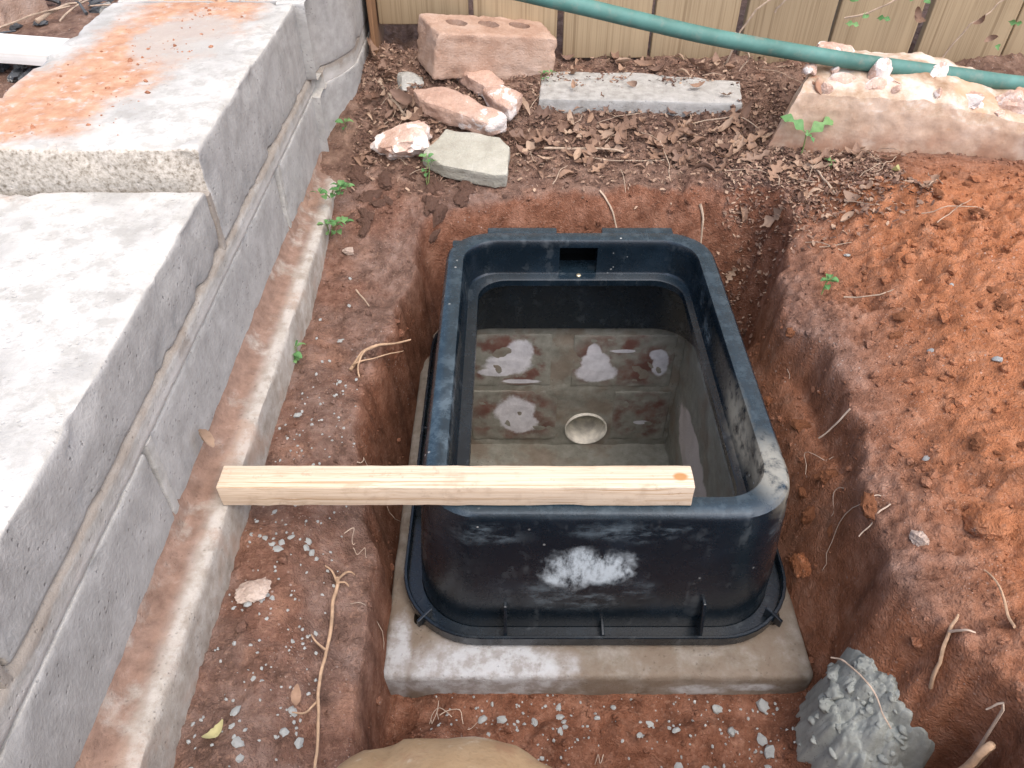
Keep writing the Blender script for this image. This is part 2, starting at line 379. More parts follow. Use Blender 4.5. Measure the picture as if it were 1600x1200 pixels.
def simple(name, col, rough=.6, var=.25, metal=0, scale=80, spec=.3, sss=0):
    m = Mat(name, rough, spec)
    n = m.noise(scale, 4, .6)
    m.color(m.ramp(n, [(.3, tuple(q * (1 - var) for q in col)), (.7, tuple(min(1, q * (1 + var)) for q in col))]))
    m.b.inputs['Metallic'].default_value = metal
    m.bump(n, .25, .001)
    return m.m
MT['slot_shade'] = simple('slot_shade_black', (.004, .005, .006), .9, .2, 0, 80, .05)  # near-black plastic for the slot recess, its shade painted into the colour
MT['brass'] = simple('dusty_brass', (.75, .66, .45), .35, .2, .8)
MT['pvc'] = simple('muddy_white_plastic', (.72, .69, .61), .5, .35, 0, 55)
MT['root'] = simple('pale_root', (.40, .27, .175), .85, .3, 0, 120)
MT['root_fine'] = simple('fine_white_root', (.47, .37, .29), .85, .25, 0, 120)
MT['twig'] = simple('dry_twig', (.40, .305, .225), .85, .35, 0, 120)
MT['stem'] = simple('green_stem', (.20, .27, .09), .6, .2)
MT['black_rubble'] = simple('dark_debris', (.075, .08, .085), .85, .5, 0, 60)

def hose_mat():
    m = Mat('faded_green_hose', .55, .35)
    n = m.noise(14, 5, .6); f = m.noise(90, 5, .65)
    c = m.ramp(n, [(.32, (.050, .135, .112)), (.5, (.075, .185, .158)), (.68, (.10, .24, .21))])
    c = m.mix(m.math('MULTIPLY', m.sm(f, .5, .7), .45), c, (.17, .215, .18))
    c = m.mix(m.math('MULTIPLY', m.sm(m.noise(24, 5, .6), .56, .70), .6), c, (.22, .20, .155))
    m.color(c); m.bump(f, .25, .001)
    return m.m
MT['hose'] = hose_mat()

def leaf_mat(name, stops, trans=.25, rough=.7):
    m = Mat(name, rough, .25)
    r = m.rand()
    c = m.ramp(r, stops)
    n = m.noise(140, 4, .6)
    c = m.mix(m.math('MULTIPLY', m.sm(n, .48, .7), .35), c, (.5, .5, .5), 'MULTIPLY')
    m.color(c)
    t = m.new('ShaderNodeBsdfTranslucent', {'Color': c})
    mx = m.new('ShaderNodeMixShader', {0: trans, 1: m.b.outputs[0], 2: t.outputs[0]})
    m.t.links.new(mx.outputs[0], m.t.nodes['Material Output'].inputs[0])
    return m.m
MT['dry_leaf'] = leaf_mat('dry_leaf', [(0, (.16, .095, .068)), (.25, (.28, .175, .12)), (.5, (.38, .245, .165)), (.75, (.22, .14, .105)), (1, (.48, .345, .245))], .15)
MT['green_leaf'] = leaf_mat('green_leaf', [(0, (.10, .25, .085)), (.5, (.15, .32, .12)), (1, (.22, .39, .15))], .3, .45)
MT['yellow_leaf'] = leaf_mat('yellow_leaf', [(0, (.50, .48, .21)), (1, (.58, .54, .28))], .25)
def frag_mat():
    m = Mat('leaf_fragments', .85, .15)
    c = m.ramp(m.new('ShaderNodeAttribute', attribute_name='tint').outputs['Fac'],
               [(0, (.085, .05, .038)), (.4, (.17, .10, .074)), (.75, (.27, .175, .125)), (1, (.42, .30, .215))])
    m.color(c); return m.m
MT['fragment'] = frag_mat()
def trouser_mat():
    m = Mat('tan_canvas', .9, .15)
    n = m.noise(16, 5, .6); w = m.noise(420, 3, .6)
    c = m.ramp(n, [(.3, (.29, .185, .095)), (.55, (.40, .275, .155)), (.75, (.48, .36, .225))])
    c = m.mix(m.math('MULTIPLY', m.blob((-.022, .158, .045), (.014, .05, .022), 90, .8, .8), .8), c, (.66, .57, .44))
    c = m.mix(m.math('MULTIPLY', m.sm(w, .5, .7), .25), c, (.24, .165, .085))
    c = m.mix(m.math('MULTIPLY', m.sm(m.noise(38, 5, .65), .52, .68), .55), c, (.30, .165, .095))
    c = m.mix(m.math('MULTIPLY', m.sm(m.noise(70, 5, .65), .60, .70), .5), c, (.55, .45, .33))
    m.color(c); m.bump(m.math('ADD', w, m.math('MULTIPLY', n, .5)), .4, .001)
    return m.m
MT['trouser'] = trouser_mat()

# ---------------------------------------------------------------- object kit
def put(name, me, mat, parent=None, angle=40, loc=None, rot=None):
    o = bpy.data.objects.new(name, me); C.objects.link(o)
    if mat is not None and not me.materials: me.materials.append(mat)
    if angle is not None and len(me.polygons):
        me.polygons.foreach_set('use_smooth', [True] * len(me.polygons))
        if angle < 180: me.set_sharp_from_angle(angle=R(angle))
    if parent: o.parent = parent
    if loc: o.location = loc
    if rot: o.rotation_euler = rot
    return o
def tag(o, label, cat, group=None):
    o['label'] = label; o['category'] = cat
    if group: o['group'] = group
    return o
def thing(name, label, cat, loc=(0, 0, 0), group=None, rot=None):
    o = bpy.data.objects.new(name, None); C.objects.link(o); o.location = loc; o.empty_display_size = .05
    if rot: o.rotation_euler = rot
    return tag(o, label, cat, group)
def mesh(name, v, f):
    me = bpy.data.meshes.new(name); me.from_pydata([tuple(q) for q in v], [], f); me.update(); return me
def bm_mesh(name, bm):
    me = bpy.data.meshes.new(name); bmesh.ops.recalc_face_normals(bm, faces=bm.faces); bm.to_mesh(me); bm.free(); return me
def fract(p, o=4): return mnoise.fractal(p, .9, 2.1, o)

def rbox(name, lo, hi, r=.004, step=.01, amp=.001, ns=40, seed=0, chip=0.0):
    """box from lo to hi with rounded, uneven edges"""
    lo = np.array(lo, float); hi = np.array(hi, float); c = (lo + hi) / 2; h = (hi - lo) / 2
    bm = bmesh.new(); idx = {}
    def lines(k):
        n = max(1, int(round((2 * h[k] - 2 * r) / step)))
        return [-h[k], -h[k] + r * .45] + list(np.linspace(-h[k] + r, h[k] - r, n + 1)) + [h[k] - r * .45, h[k]]
    L = [lines(k) for k in range(3)]
    def vert(i, j, k):
        if (i, j, k) in idx: return idx[(i, j, k)]
        p = np.array([L[0][i], L[1][j], L[2][k]])
        q = np.clip(p, -h + r, h - r); d = p - q; n = np.linalg.norm(d)
        if n > 1e-9:
            d = d / n; p = q + d * r
        w = Vector(p + c); s = Vector((seed * 7.3, seed * 3.1, seed * 1.7))
        e = fract(w * ns + s) * amp
        if chip:
            near = sum(abs(p[a]) > h[a] - 3.2 * r for a in range(3))
            if near >= 2:
                t = mnoise.noise(w * 28 + s * 2) + .5 * mnoise.noise(w * 90 + s)
                if t > .12: e -= chip * min(1, (t - .12) * 3)
        nn = d if n > 1e-9 else np.zeros(3)
        idx[(i, j, k)] = bm.verts.new(p + c + nn * e)
        return idx[(i, j, k)]
    N = [len(q) - 1 for q in L]
    for a in range(3):
        b, d = (a + 1) % 3, (a + 2) % 3
        for side in (0, N[a]):
            for i in range(N[b]):
                for j in range(N[d]):
                    q = []
                    for (x, y) in ((i, j), (i + 1, j), (i + 1, j + 1), (i, j + 1)):
                        t = [0, 0, 0]; t[a] = side; t[b] = x; t[d] = y; q.append(vert(*t))
                    bm.faces.new(q if side else q[::-1])
    return bm_mesh(name, bm)

def rock(name, rad, seed, sub=3, amp=.25, cuts=5, ns=1.3, fine=.06):
    bm = bmesh.new(); bmesh.ops.create_icosphere(bm, subdivisions=sub, radius=1)
    rr = random.Random(seed); pl = []
    for _ in range(cuts):
        n = Vector((rr.gauss(0, 1), rr.gauss(0, 1), rr.gauss(0, 1))).normalized(); pl.append((n, rr.uniform(.55, .85)))
    s = Vector((seed * 3.7 % 50, seed * 1.9 % 50, seed * .7 % 50))
    for v in bm.verts:
        p = v.co.copy()
        p *= 1 + amp * fract(p * ns + s, 3)
        for n, d in pl:
            t = p.dot(n) - d
            if t > 0: p -= n * t * .92
        p *= 1 + fine * fract(p * ns * 5 + s, 3)
        v.co = Vector((p.x * rad[0], p.y * rad[1], p.z * rad[2]))
    return bm_mesh(name, bm)

def slabrock(name, poly, th, seed=0, bev=.004, amp=.0018, step=.007):
    """flat stone: polygon outline with a thickness, broken edges and an uneven face"""
    bm = bmesh.new()
    f = bm.faces.new([bm.verts.new((x, y, 0)) for x, y in poly])
    ex = bmesh.ops.extrude_face_region(bm, geom=[f])
    for g in ex['geom']:
        if isinstance(g, bmesh.types.BMVert): g.co.z = th; g.co.x *= .985; g.co.y *= .985
    bmesh.ops.recalc_face_normals(bm, faces=bm.faces)
    bmesh.ops.bevel(bm, geom=list(bm.edges), offset=bev, segments=2, affect='EDGES', profile=.6)
    bmesh.ops.triangulate(bm, faces=bm.faces)
    for _ in range(3):
        es = [e for e in bm.edges if e.calc_length() > step]
        if es: bmesh.ops.subdivide_edges(bm, edges=es, cuts=1); bmesh.ops.triangulate(bm, faces=bm.faces)
    bm.normal_update(); s = Vector((seed * 5.1, seed * 2.3, seed))
    for v in bm.verts:
        v.co += v.normal * (amp * fract(v.co * 60 + s) + amp * 1.5 * mnoise.noise(v.co * 22 + s))
    return bm_mesh(name, bm)

def tube(name, pts, r0, r1, sides=7, sm=4, seed=0, wob=0.0):
    P = [Vector(p) for p in pts]; Q = []
    for k in range(len(P) - 1):
        a, b, c, d = P[max(k - 1, 0)], P[k], P[k + 1], P[min(k + 2, len(P) - 1)]
        for i in range(sm):
            t = i / sm
            Q.append(.5 * ((2 * b) + (c - a) * t + (2 * a - 5 * b + 4 * c - d) * t * t + (3 * b - a - 3 * c + d) * t ** 3))
    Q.append(P[-1]); n = len(Q); v = []; f = []; up = Vector((.13, .21, .97))
    for k, q in enumerate(Q):
        t = (Q[min(k + 1, n - 1)] - Q[max(k - 1, 0)]).normalized()
        x = t.cross(up)
        if x.length < .05: x = t.cross(Vector((1, 0, 0)))
        x.normalize(); y = x.cross(t); r = r0 + (r1 - r0) * k / (n - 1)
        if wob: q = q + Vector((mnoise.noise(q * 60 + Vector((seed, 0, 0))), mnoise.noise(q * 60 + Vector((0, seed, 9))), mnoise.noise(q * 60 + Vector((4, 0, seed))))) * wob
        for s in range(sides):
            a = 2 * math.pi * s / sides
            rr = r * (1 + (.18 * mnoise.noise(q * 90 + Vector((s, seed, 0))) if wob else 0))
            v.append(q + x * math.cos(a) * rr + y * math.sin(a) * rr)
    for k in range(n - 1):
        for s in range(sides):
            f.append((k * sides + s, k * sides + (s + 1) % sides, (k + 1) * sides + (s + 1) % sides, (k + 1) * sides + s))
    f.append(tuple(range(sides))[::-1]); f.append(tuple((n - 1) * sides + s for s in range(sides)))
    return mesh(name, v, f)

def rrect(x0, x1, y0, y1, r, z, nc=9, ns=1):
    pts = []
    for cx, cy, a0 in ((x1 - r, y1 - r, 0), (x0 + r, y1 - r, 90), (x0 + r, y0 + r, 180), (x1 - r, y0 + r, 270)):
        for k in range(nc + 1):
            a = R(a0 + 90 * k / nc); pts.append(Vector((cx + r * math.cos(a), cy + r * math.sin(a), z)))
    if ns > 1:
        out = []
        for k, p in enumerate(pts):
            out.append(p); q = pts[(k + 1) % len(pts)]
            if k % (nc + 1) == nc: out += [p.lerp(q, i / ns) for i in range(1, ns)]
        pts = out
    return pts
def loft(name, loops, closed=True):
    n = len(loops[0]); v = [p for l in loops for p in l]; f = []
    for k in range(len(loops) if closed else len(loops) - 1):
        a, b = k * n, ((k + 1) % len(loops)) * n
        for i in range(n): j = (i + 1) % n; f.append((a + i, a + j, b + j, b + i))
    me = mesh(name, v, f); bm = bmesh.new(); bm.from_mesh(me); bmesh.ops.recalc_face_normals(bm, faces=bm.faces); bm.to_mesh(me); bm.free()
    return me

def leaf_mesh(name, L, W, curl=.25, lobes=0, fold=.25, seed=0):
    rr = random.Random(seed); n = 22 if lobes else 10; v = []; f = []; ph = rr.uniform(0, 1)
    for k in range(n + 1):
        t = k / n; w = W * .5 * (math.sin(math.pi * min(1, t * .94 + .03)) ** .75)
        if lobes: w *= .62 + .38 * math.cos(2 * math.pi * (lobes * t + ph)) + rr.uniform(-.03, .03)
        else: w *= 1 + rr.uniform(-.08, .08)
        z = curl * L * (t - .5) ** 2 * 2 + rr.uniform(-.01, .01) * L; tw = rr.uniform(-.12, .12)
        for s in (-1, -.5, 0, .5, 1):
            v.append(((t - .5) * L, s * w, z + abs(s) ** 1.5 * w * fold * 2 + s * w * tw))
    for k in range(n):
        for s in range(4):
            a = k * 5 + s; f.append((a, a + 1, a + 6, a + 5))
    return mesh(name, v, f)

def gz(x, y):
    """height of the built ground sheet at x, y"""
    i = min(max(int(np.searchsorted(xs, x)) - 1, 0), nx - 2); j = min(max(int(np.searchsorted(ys, y)) - 1, 0), ny - 2)
    u = (x - xs[i]) / (xs[i + 1] - xs[i]); v = (y - ys[j]) / (ys[j + 1] - ys[j])
    return float((ZG[j, i] * (1 - u) + ZG[j, i + 1] * u) * (1 - v) + (ZG[j + 1, i] * (1 - u) + ZG[j + 1, i + 1] * u) * v)
def gnormal(x, y, e=.012):
    return Vector((gz(x - e, y) - gz(x + e, y), gz(x, y - e) - gz(x, y + e), 2 * e)).normalized()

# ---------------------------------------------------------------- the ground: one sheet out to the horizon
def spread(a, b, s): return list(np.arange(a, b, s))
def outward(a, sign, far=80, s0=.012):
    r = []; s = s0; p = a
    while abs(p) < far: p += sign * s; s *= 1.35; r.append(p)
    return r
xs = np.array(sorted(outward(-1.1, -1)) + spread(-1.1, -.5, .006) + spread(-.5, -.26, .03) + spread(-.26, -.10, .0025) + spread(-.10, .25, .0032)
              + spread(.25, .36, .0022) + spread(.36, .86, .0032) + spread(.86, 1.3, .008) + outward(1.3, 1))
ys = np.array(sorted(outward(-.2, -1)) + spread(-.2, .14, .008) + spread(.14, 1.0, .0028) + spread(1.0, 1.30, .0034) + spread(1.3, 1.7, .012) + outward(1.7, 1))
gx, gy = np.meshgrid(xs, ys)
Z, MO, LI, DU = terrain(gx.ravel(), gy.ravel())
nx, ny = len(xs), len(ys); ZG = Z.reshape(ny, nx)
co = np.stack([gx.ravel(), gy.ravel(), Z], 1)
ii, jj = np.meshgrid(np.arange(nx - 1), np.arange(ny - 1)); a = (jj * nx + ii).ravel()
cxm = (xs[:-1] + xs[1:]) / 2; cym = (ys[:-1] + ys[1:]) / 2
fx, fy = np.meshgrid(cxm, cym); keep = ~((fx > -.092) & (fx < .253) & (fy > .365) & (fy < .85)).ravel()
q = np.stack([a, a + 1, a + 1 + nx, a + nx], 1)[keep]
me = bpy.data.meshes.new('ground')
me.vertices.add(len(co)); me.vertices.foreach_set('co', co.ravel())
me.loops.add(q.size); me.loops.foreach_set('vertex_index', q.ravel().astype(np.int32))
me.polygons.add(len(q)); me.polygons.foreach_set('loop_start', np.arange(0, q.size, 4, dtype=np.int32))
me.update(calc_edges=True); me.validate()
at = me.attributes.new('zone', 'FLOAT_COLOR', 'POINT')
at.data.foreach_set('color', np.stack([MO, LI, DU, np.ones_like(MO)], 1).ravel().astype(np.float32))
ground = put('ground', me, MT['soil'], None, 180); ground['kind'] = 'structure'

# ---------------------------------------------------------------- block retaining wall
wall = thing('block_wall', 'weathered grey concrete block wall with stepped white cap and orange clay on top', 'wall', (-.376, .8, 0))
WX0, WX1 = -.488, -.265
def wpart(name, me, mat):
    o = put(name, me, mat, wall, 50); o.matrix_parent_inverse = Matrix.Translation((.376, -.8, 0)); return o
# footing with an uneven fillet against the blocks
lo = []
N = 190
for k in range(N + 1):
    y = -.3 + 2.3 * k / N
    def j(s, a): return a * (fract(Vector((s * 3.1, y * 22, s)), 4)) + a * .6 * mnoise.noise(Vector((s, y * 80, 3)))
    fil = .007 + .006 * mnoise.noise(Vector((y * 13, 4, 2)))
    prof = [(-.52, -.15), (-.232, -.15), (-.231 + j(1, .0012), -.06), (-.2314 + j(2, .0016), -.006 + j(9, .001)), (-.2328 + j(3, .0018), -.0016 + j(8, .0007)),
            (-.2355 + j(3, .0016), -.0002 + j(4, .0007)), (-.246, .0012 + j(5, .0016)), (-.254, .003 + j(6, .0022)), (-.2605, .006 + j(7, .0028)),
            (-.2655, .010 + fil + j(10, .003)), (-.27, .022 + fil), (-.52, .03)]
    lo.append([Vector((x, y, z)) for x, z in prof])
n = len(lo[0]); v = [p for l in lo for p in l]; f = []
for k in range(N):
    for i in range(n): j2 = (i + 1) % n; f.append((k * n + i, k * n + j2, (k + 1) * n + j2, (k + 1) * n + i))
me = mesh('footing', v, f); bm = bmesh.new(); bm.from_mesh(me); bmesh.ops.recalc_face_normals(bm, faces=bm.faces); bm.to_mesh(me); bm.free()
wpart('footing', me, MT['footing'])
for k, (y0, y1) in enumerate([(-.30, -.036), (-.024, .372), (.384, .797), (.809, 1.196), (1.208, 1.7)]):
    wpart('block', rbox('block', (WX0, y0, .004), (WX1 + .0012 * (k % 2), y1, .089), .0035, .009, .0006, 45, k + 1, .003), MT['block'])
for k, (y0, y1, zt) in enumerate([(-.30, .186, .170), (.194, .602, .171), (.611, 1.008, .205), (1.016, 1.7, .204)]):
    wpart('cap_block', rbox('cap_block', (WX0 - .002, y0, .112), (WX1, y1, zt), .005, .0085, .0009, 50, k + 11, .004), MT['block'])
# squeezed mortar: bed joint, head joints
def smear(name, pts, w, prot, seed, n=60, along=None, mat='mortar'):
    """ragged strip of mortar on the wall face through pts [(y, z), ...]"""
    v = []; f = []; S = 7
    for k in range(n + 1):
        t = k / n * (len(pts) - 1); i = min(int(t), len(pts) - 2); u = t - i
        y = pts[i][0] + (pts[i + 1][0] - pts[i][0]) * u; z = pts[i][1] + (pts[i + 1][1] - pts[i][1]) * u
        dy = pts[i + 1][0] - pts[i][0]; dz = pts[i + 1][1] - pts[i][1]; l = math.hypot(dy, dz); ny_, nz_ = -dz / l, dy / l
        for s in range(S):
            q = s / (S - 1) * 2 - 1
            ww = w * (1 + .18 * mnoise.noise(Vector((t * 6 + y * 30, seed, q > 0))) + .14 * mnoise.noise(Vector((y * 90, z * 90, seed + q))))
            h = prot * (1 - abs(q) ** 2.2) * (1 + .6 * mnoise.noise(Vector((y * 60, z * 60 + q * 2, seed)))) - (.004 if abs(q) > .99 else 0)
            v.append((WX1 + .0004 + h, y + ny_ * q * ww, z + nz_ * q * ww))
    for k in range(n):
        for s in range(S - 1):
            f.append((k * S + s, k * S + s + 1, (k + 1) * S + s + 1, (k + 1) * S + s))
    b = len(v)
    v += [(WX1 - .02, p[1], p[2]) for p in v[:]]
    for k in range(n):
        for s in (0, S - 1):
            f.append((k * S + s, (k + 1) * S + s, b + (k + 1) * S + s, b + k * S + s))
    for k in (0, n):
        for s in range(S - 1): f.append((k * S + s, k * S + s + 1, b + k * S + s + 1, b + k * S + s))
    me = mesh(name, v, f); bm = bmesh.new(); bm.from_mesh(me); bmesh.ops.recalc_face_normals(bm, faces=bm.faces); bm.to_mesh(me); bm.free()
    return wpart(name, me, MT[mat])
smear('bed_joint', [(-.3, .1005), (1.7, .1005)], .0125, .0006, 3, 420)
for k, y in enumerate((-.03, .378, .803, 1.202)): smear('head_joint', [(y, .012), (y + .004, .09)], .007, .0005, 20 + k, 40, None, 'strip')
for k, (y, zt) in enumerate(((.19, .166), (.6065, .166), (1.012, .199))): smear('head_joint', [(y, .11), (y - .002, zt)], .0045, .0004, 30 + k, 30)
# turned end block beside the fence
for z0, z1, sd_ in ((-.05, .090, 33), (.110, .205, 34)):
    me = rbox('end_block', (-.2665, 1.0, z0), (-.2215, 1.7, z1), .004, .010, .0007, 40, sd_, .003)
    for v_ in me.vertices:
        if v_.co.x > -.25: v_.co.x -= .044 * float(sstep(1.13, 1.0, v_.co.y))
    wpart('end_block', me, MT['block'])
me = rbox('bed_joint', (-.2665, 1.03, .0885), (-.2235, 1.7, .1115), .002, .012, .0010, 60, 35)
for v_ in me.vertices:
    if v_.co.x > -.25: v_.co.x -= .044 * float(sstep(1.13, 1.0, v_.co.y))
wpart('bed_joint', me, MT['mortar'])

def part(root, name, me, mat, angle=40):
    """a part whose mesh is written in world coordinates"""
    o = put(name, me, mat, root, angle); o.matrix_parent_inverse = Matrix.Translation(-Vector(root.location)); return o

# ---------------------------------------------------------------- timber fence
fence = thing('wooden_fence', 'weathered tan upright board fence behind the brick and rubble', 'fence', (.3, 1.25, .05))
FB = [(-.2045, .103, .0), (-.0595, .078, .003), (.0795, .053, -.002), (.2185, .046, .002), (.3575, .036, -.002), (.4965, .034, .001),
      (.6355, .040, -.003), (.7745, .042, .002), (.9135, .040, 0)]
for k, (x, zb, dy) in enumerate(FB):
    w = [.138, .129, .1335, .128, .134, .127, .133, .130, .132][k]
    me = rbox('picket', (-w / 2, -.008, 0), (w / 2, .008, 1.25), .002, .035, .0007, 30, 50 + k)
    o = put('picket', me, MT['fence'], fence, 40)
    o.location = (x + w / 2 - .3, dy, zb - .05); o.rotation_euler = (R(random.uniform(-.3, .3)), R([0, .2, -.25, .3, .5, 1.2, 1.6, 1.1, 1.0][k]), 0)
    for s in (-.04, .04):
        bmn = bmesh.new(); bmesh.ops.create_cone(bmn, cap_ends=True, segments=8, radius1=.004, radius2=.0035, depth=.002, matrix=Matrix.Translation((s, -.0088, .29)) @ Matrix.Rotation(R(90), 4, 'X'))
        put('nail', bm_mesh('nail', bmn), MT['black_rubble'], o, 40)
for z in (.30, 1.05):
    part(fence, 'rail', rbox('rail', (-.22, 1.262, z), (1.2, 1.30, z + .085), .003, .06, .0006, 20, 3), MT['fence'])
part(fence, 'post', rbox('post', (-.214, 1.205, .02), (-.2065, 1.30, 1.3), .002, .04, .0006, 20, 5), MT['post'])

# ---------------------------------------------------------------- concrete strip and broken slab by the fence
st = put('concrete_strip', slabrock('concrete_strip', [(-.150, -.050), (.146, -.040), (.152, .038), (-.02, .055), (-.150, .048)], .030, 4, .003, .0012, .012), MT['strip'], None, 50,
         (.190, 1.130, .0205), (R(2), 0, R(-5)))
tag(st, 'flat light grey concrete strip lying before the fence right of the brick', 'concrete slab')

bm = bmesh.new(); N1, N2 = 190, 70
prof = [(.0, -.035), (.0, .0), (.0, .03), (.001, .052), (.005, .066), (.020, .074), (.05, .080), (.085, .084), (.12, .082), (.15, .06), (.155, -.035)]
rows = []
for k in range(N1 + 1):
    t = k / N1; x = t * .56; row = []
    top = 1 + .09 * mnoise.noise(Vector((x * 9, 2, 1))) - .28 * sstep(.16, .34, x) + .03 * mnoise.noise(Vector((x * 40, 7, 3)))
    for i in range(N2 + 1):
        s = i / N2 * (len(prof) - 1); a0 = min(int(s), len(prof) - 2); u = s - a0
        y = prof[a0][0] * (1 - u) + prof[a0 + 1][0] * u; z = prof[a0][1] * (1 - u) + prof[a0 + 1][1] * u
        if z > 0: z *= float(top) * 1.22
        xx = x + (.030 * max(0, z / .1) + .05 * max(0, y / .15) if t < .5 else 0) * (1 - t * 2)
        p = Vector((xx, y, z)); amt = .0022 if z > .066 * top else .0018
        d = Vector((mnoise.noise(p * 30), mnoise.noise(p * 30 + Vector((9, 0, 0))), mnoise.noise(p * 30 + Vector((0, 9, 0))))) * amt
        d += Vector((mnoise.noise(p * 75), mnoise.noise(p * 75 + Vector((9, 0, 0))), mnoise.noise(p * 75 + Vector((0, 9, 0))))) * amt * .8
        d += Vector((mnoise.noise(p * 190), mnoise.noise(p * 190 + Vector((9, 0, 0))), mnoise.noise(p * 190 + Vector((0, 9, 0))))) * amt * .35
        row.append(bm.verts.new(p + d))
    rows.append(row)
for k in range(N1):
    for i in range(N2): bm.faces.new((rows[k][i], rows[k + 1][i], rows[k + 1][i + 1], rows[k][i + 1]))
for r_ in (rows[0], rows[-1]):
    c0 = bm.verts.new(sum((q.co for q in r_), Vector()) / len(r_) + (Vector((-.006, 0, 0)) if r_ is rows[0] else Vector()))
    for i in range(N2): bm.faces.new((r_[i], r_[i + 1], c0))
    bm.faces.new((r_[N2], r_[0], c0))
bs = put('broken_slab', bm_mesh('broken_slab', bm), MT['broken'], None, 35, (.345, .985, .02), (0, 0, R(-9)))
tag(bs, 'long broken concrete slab with tan face and white crumbled top under the green hose', 'concrete slab')
for k, (x, y, z, r3, lab, mt) in enumerate([
    (.452, 1.085, .108, (.040, .026, .022), 'white crumbly chunk on the broken slab right under the hose', 'lump'),
    (.510, 1.015, .097, (.034, .022, .020), 'jagged white chunk on the rim of the broken slab above its tan face', 'lump'),
    (.588, .992, .088, (.042, .024, .017), 'flat pale tan chunk on the broken slab near the right edge', 'lime_frag'),
    (.640, .975, .084, (.036, .024, .022), 'pale wedge of rubble at the right end of the broken slab', 'lump'),
    (.548, 1.03, .094, (.024, .018, .012), 'small brownish chunk between white ones on the broken slab', 'brick_frag'),
    (.675, .93, .078, (.022, .016, .012), 'small white chip low on the broken slab at the right edge', 'lump')]):
    tag(put('rubble_chunk', rock('rubble_chunk', r3, 70 + k, 4, .3, 8, 1.6), MT[mt], None, 30, (x, y, z), (.2 * k, .3, .9 * k)), lab, 'rubble', 'rubble on the broken slab')

rk = random.Random(8)
for k in range(22):                                            # angular bits broken off the crest
    t = rk.uniform(.03, .46); x = .345 + t * .988 + rk.uniform(0, .02); y = .985 - t * .156 + rk.uniform(.004, .075); s_ = rk.choice([.007, .009, .012, .016])
    tag(put('rubble_chip', rock('rubble_chip', (s_ * 1.3, s_, s_ * .7), 640 + k, 3, .2, 11, 1.4, .05), MT[['lump', 'lump', 'lime_frag', 'broken'][k % 4]], None, 25,
            (x, y, -.0 + .113 * (1 - .25 * float(sstep(.16, .34, t))) + (.008 if y - (.985 - t * .156) > .03 else -.006)), (rk.uniform(0, 3), rk.uniform(0, 3), rk.uniform(0, 3))),
        'small angular chip broken off the crest of the broken slab', 'rubble', 'chips on the broken slab crest')

# ---------------------------------------------------------------- the old brick with three holes
bk = thing('clay_brick', 'old three-hole clay brick resting tilted on rubble against the fence', 'brick', (-.043, 1.185, .055), None, (R(1), R(9), R(22)))
me = rbox('brick_body', (-.096, -.045, 0), (.096, .045, .066), .0045, .0045, .0013, 110, 8, .003)
bo = put('brick_body', me, MT['brick'], bk, 50)
for k, x in enumerate((-.050, 0, .050)):
    bmc = bmesh.new(); bmesh.ops.create_cone(bmc, cap_ends=True, segments=28, radius1=.0155, radius2=.0155, depth=.12)
    for q_ in bmc.verts: q_.co.x *= 1.05; q_.co.y *= .95
    cut = bpy.data.objects.new('cutter', bm_mesh('cutter', bmc)); C.objects.link(cut); cut.location = (x, .004, .05); cut.parent = bk
    md = bo.modifiers.new('hole', 'BOOLEAN'); md.object = cut; md.operation = 'DIFFERENCE'; md.solver = 'EXACT'
bpy.context.view_layer.update()
dg = bpy.context.evaluated_depsgraph_get(); nm = bpy.data.meshes.new_from_object(bo.evaluated_get(dg)); bo.modifiers.clear(); bo.data = nm
for o in [o for o in C.objects if o.name.startswith('cutter')]: bpy.data.objects.remove(o)

# rubble below the brick
def rubble(name, me, mat, loc, rot, label, cat='rubble', group='broken rubble below the brick', ang=35):
    return tag(put(name, me, MT[mat], None, ang, loc, rot), label, cat, group)
rubble('flat_stone', slabrock('flat_stone', [(-.058, -.006), (-.030, .046), (.046, .030), (.060, .012), (.056, -.044), (.040, -.046), (-.030, -.030)], .022, 2, .003, .0016), 'olive',
       (-.062, .966, .012), (R(14), R(2), R(0)), 'flat olive grey stone slab leaning below the pink fragments', 'stone')
rubble('brick_fragment', slabrock('brick_fragment', [(-.075, .016), (-.035, .040), (.010, .012), (.070, -.028), (.045, -.048), (-.008, -.026), (-.05, -.012)], .024, 6, .004, .003), 'brick_frag',
       (-.072, 1.066, .034), (R(8), R(3), R(-8)), 'large flat pink brick fragment behind the olive stone')
rubble('brick_fragment', slabrock('brick_fragment', [(-.045, .020), (.010, .024), (.040, .0), (.018, -.026), (-.014, -.012)], .022, 7, .004, .003), 'brick_frag',
       (-.050, 1.122, .050), (R(4), R(10), R(-14)), 'pinkish brown brick fragment right under the three-hole brick')
rubble('brick_fragment', slabrock('brick_fragment', [(-.026, .018), (.004, .028), (.030, .004), (.010, -.028), (-.012, -.008)], .024, 9, .004, .003), 'lime_frag',
       (-.014, 1.074, .040), (R(16), R(-4), R(0)), 'small brick fragment with white lime patches beside the pink one')
rubble('rubble_lump', rock('rubble_lump', (.040, .037, .029), 21, 4, .30, 7, 1.9, .07), 'lump', (-.148, 1.006, .024), (0, 0, .4), 'knobbly pale pink lump left of the olive stone')
rubble('grey_stone', rock('grey_stone', (.024, .018, .014), 24, 3, .2, 7), 'grey_stone', (-.150, 1.118, .062), (.2, .3, .5), 'small grey green stone at the left foot of the brick', 'stone')

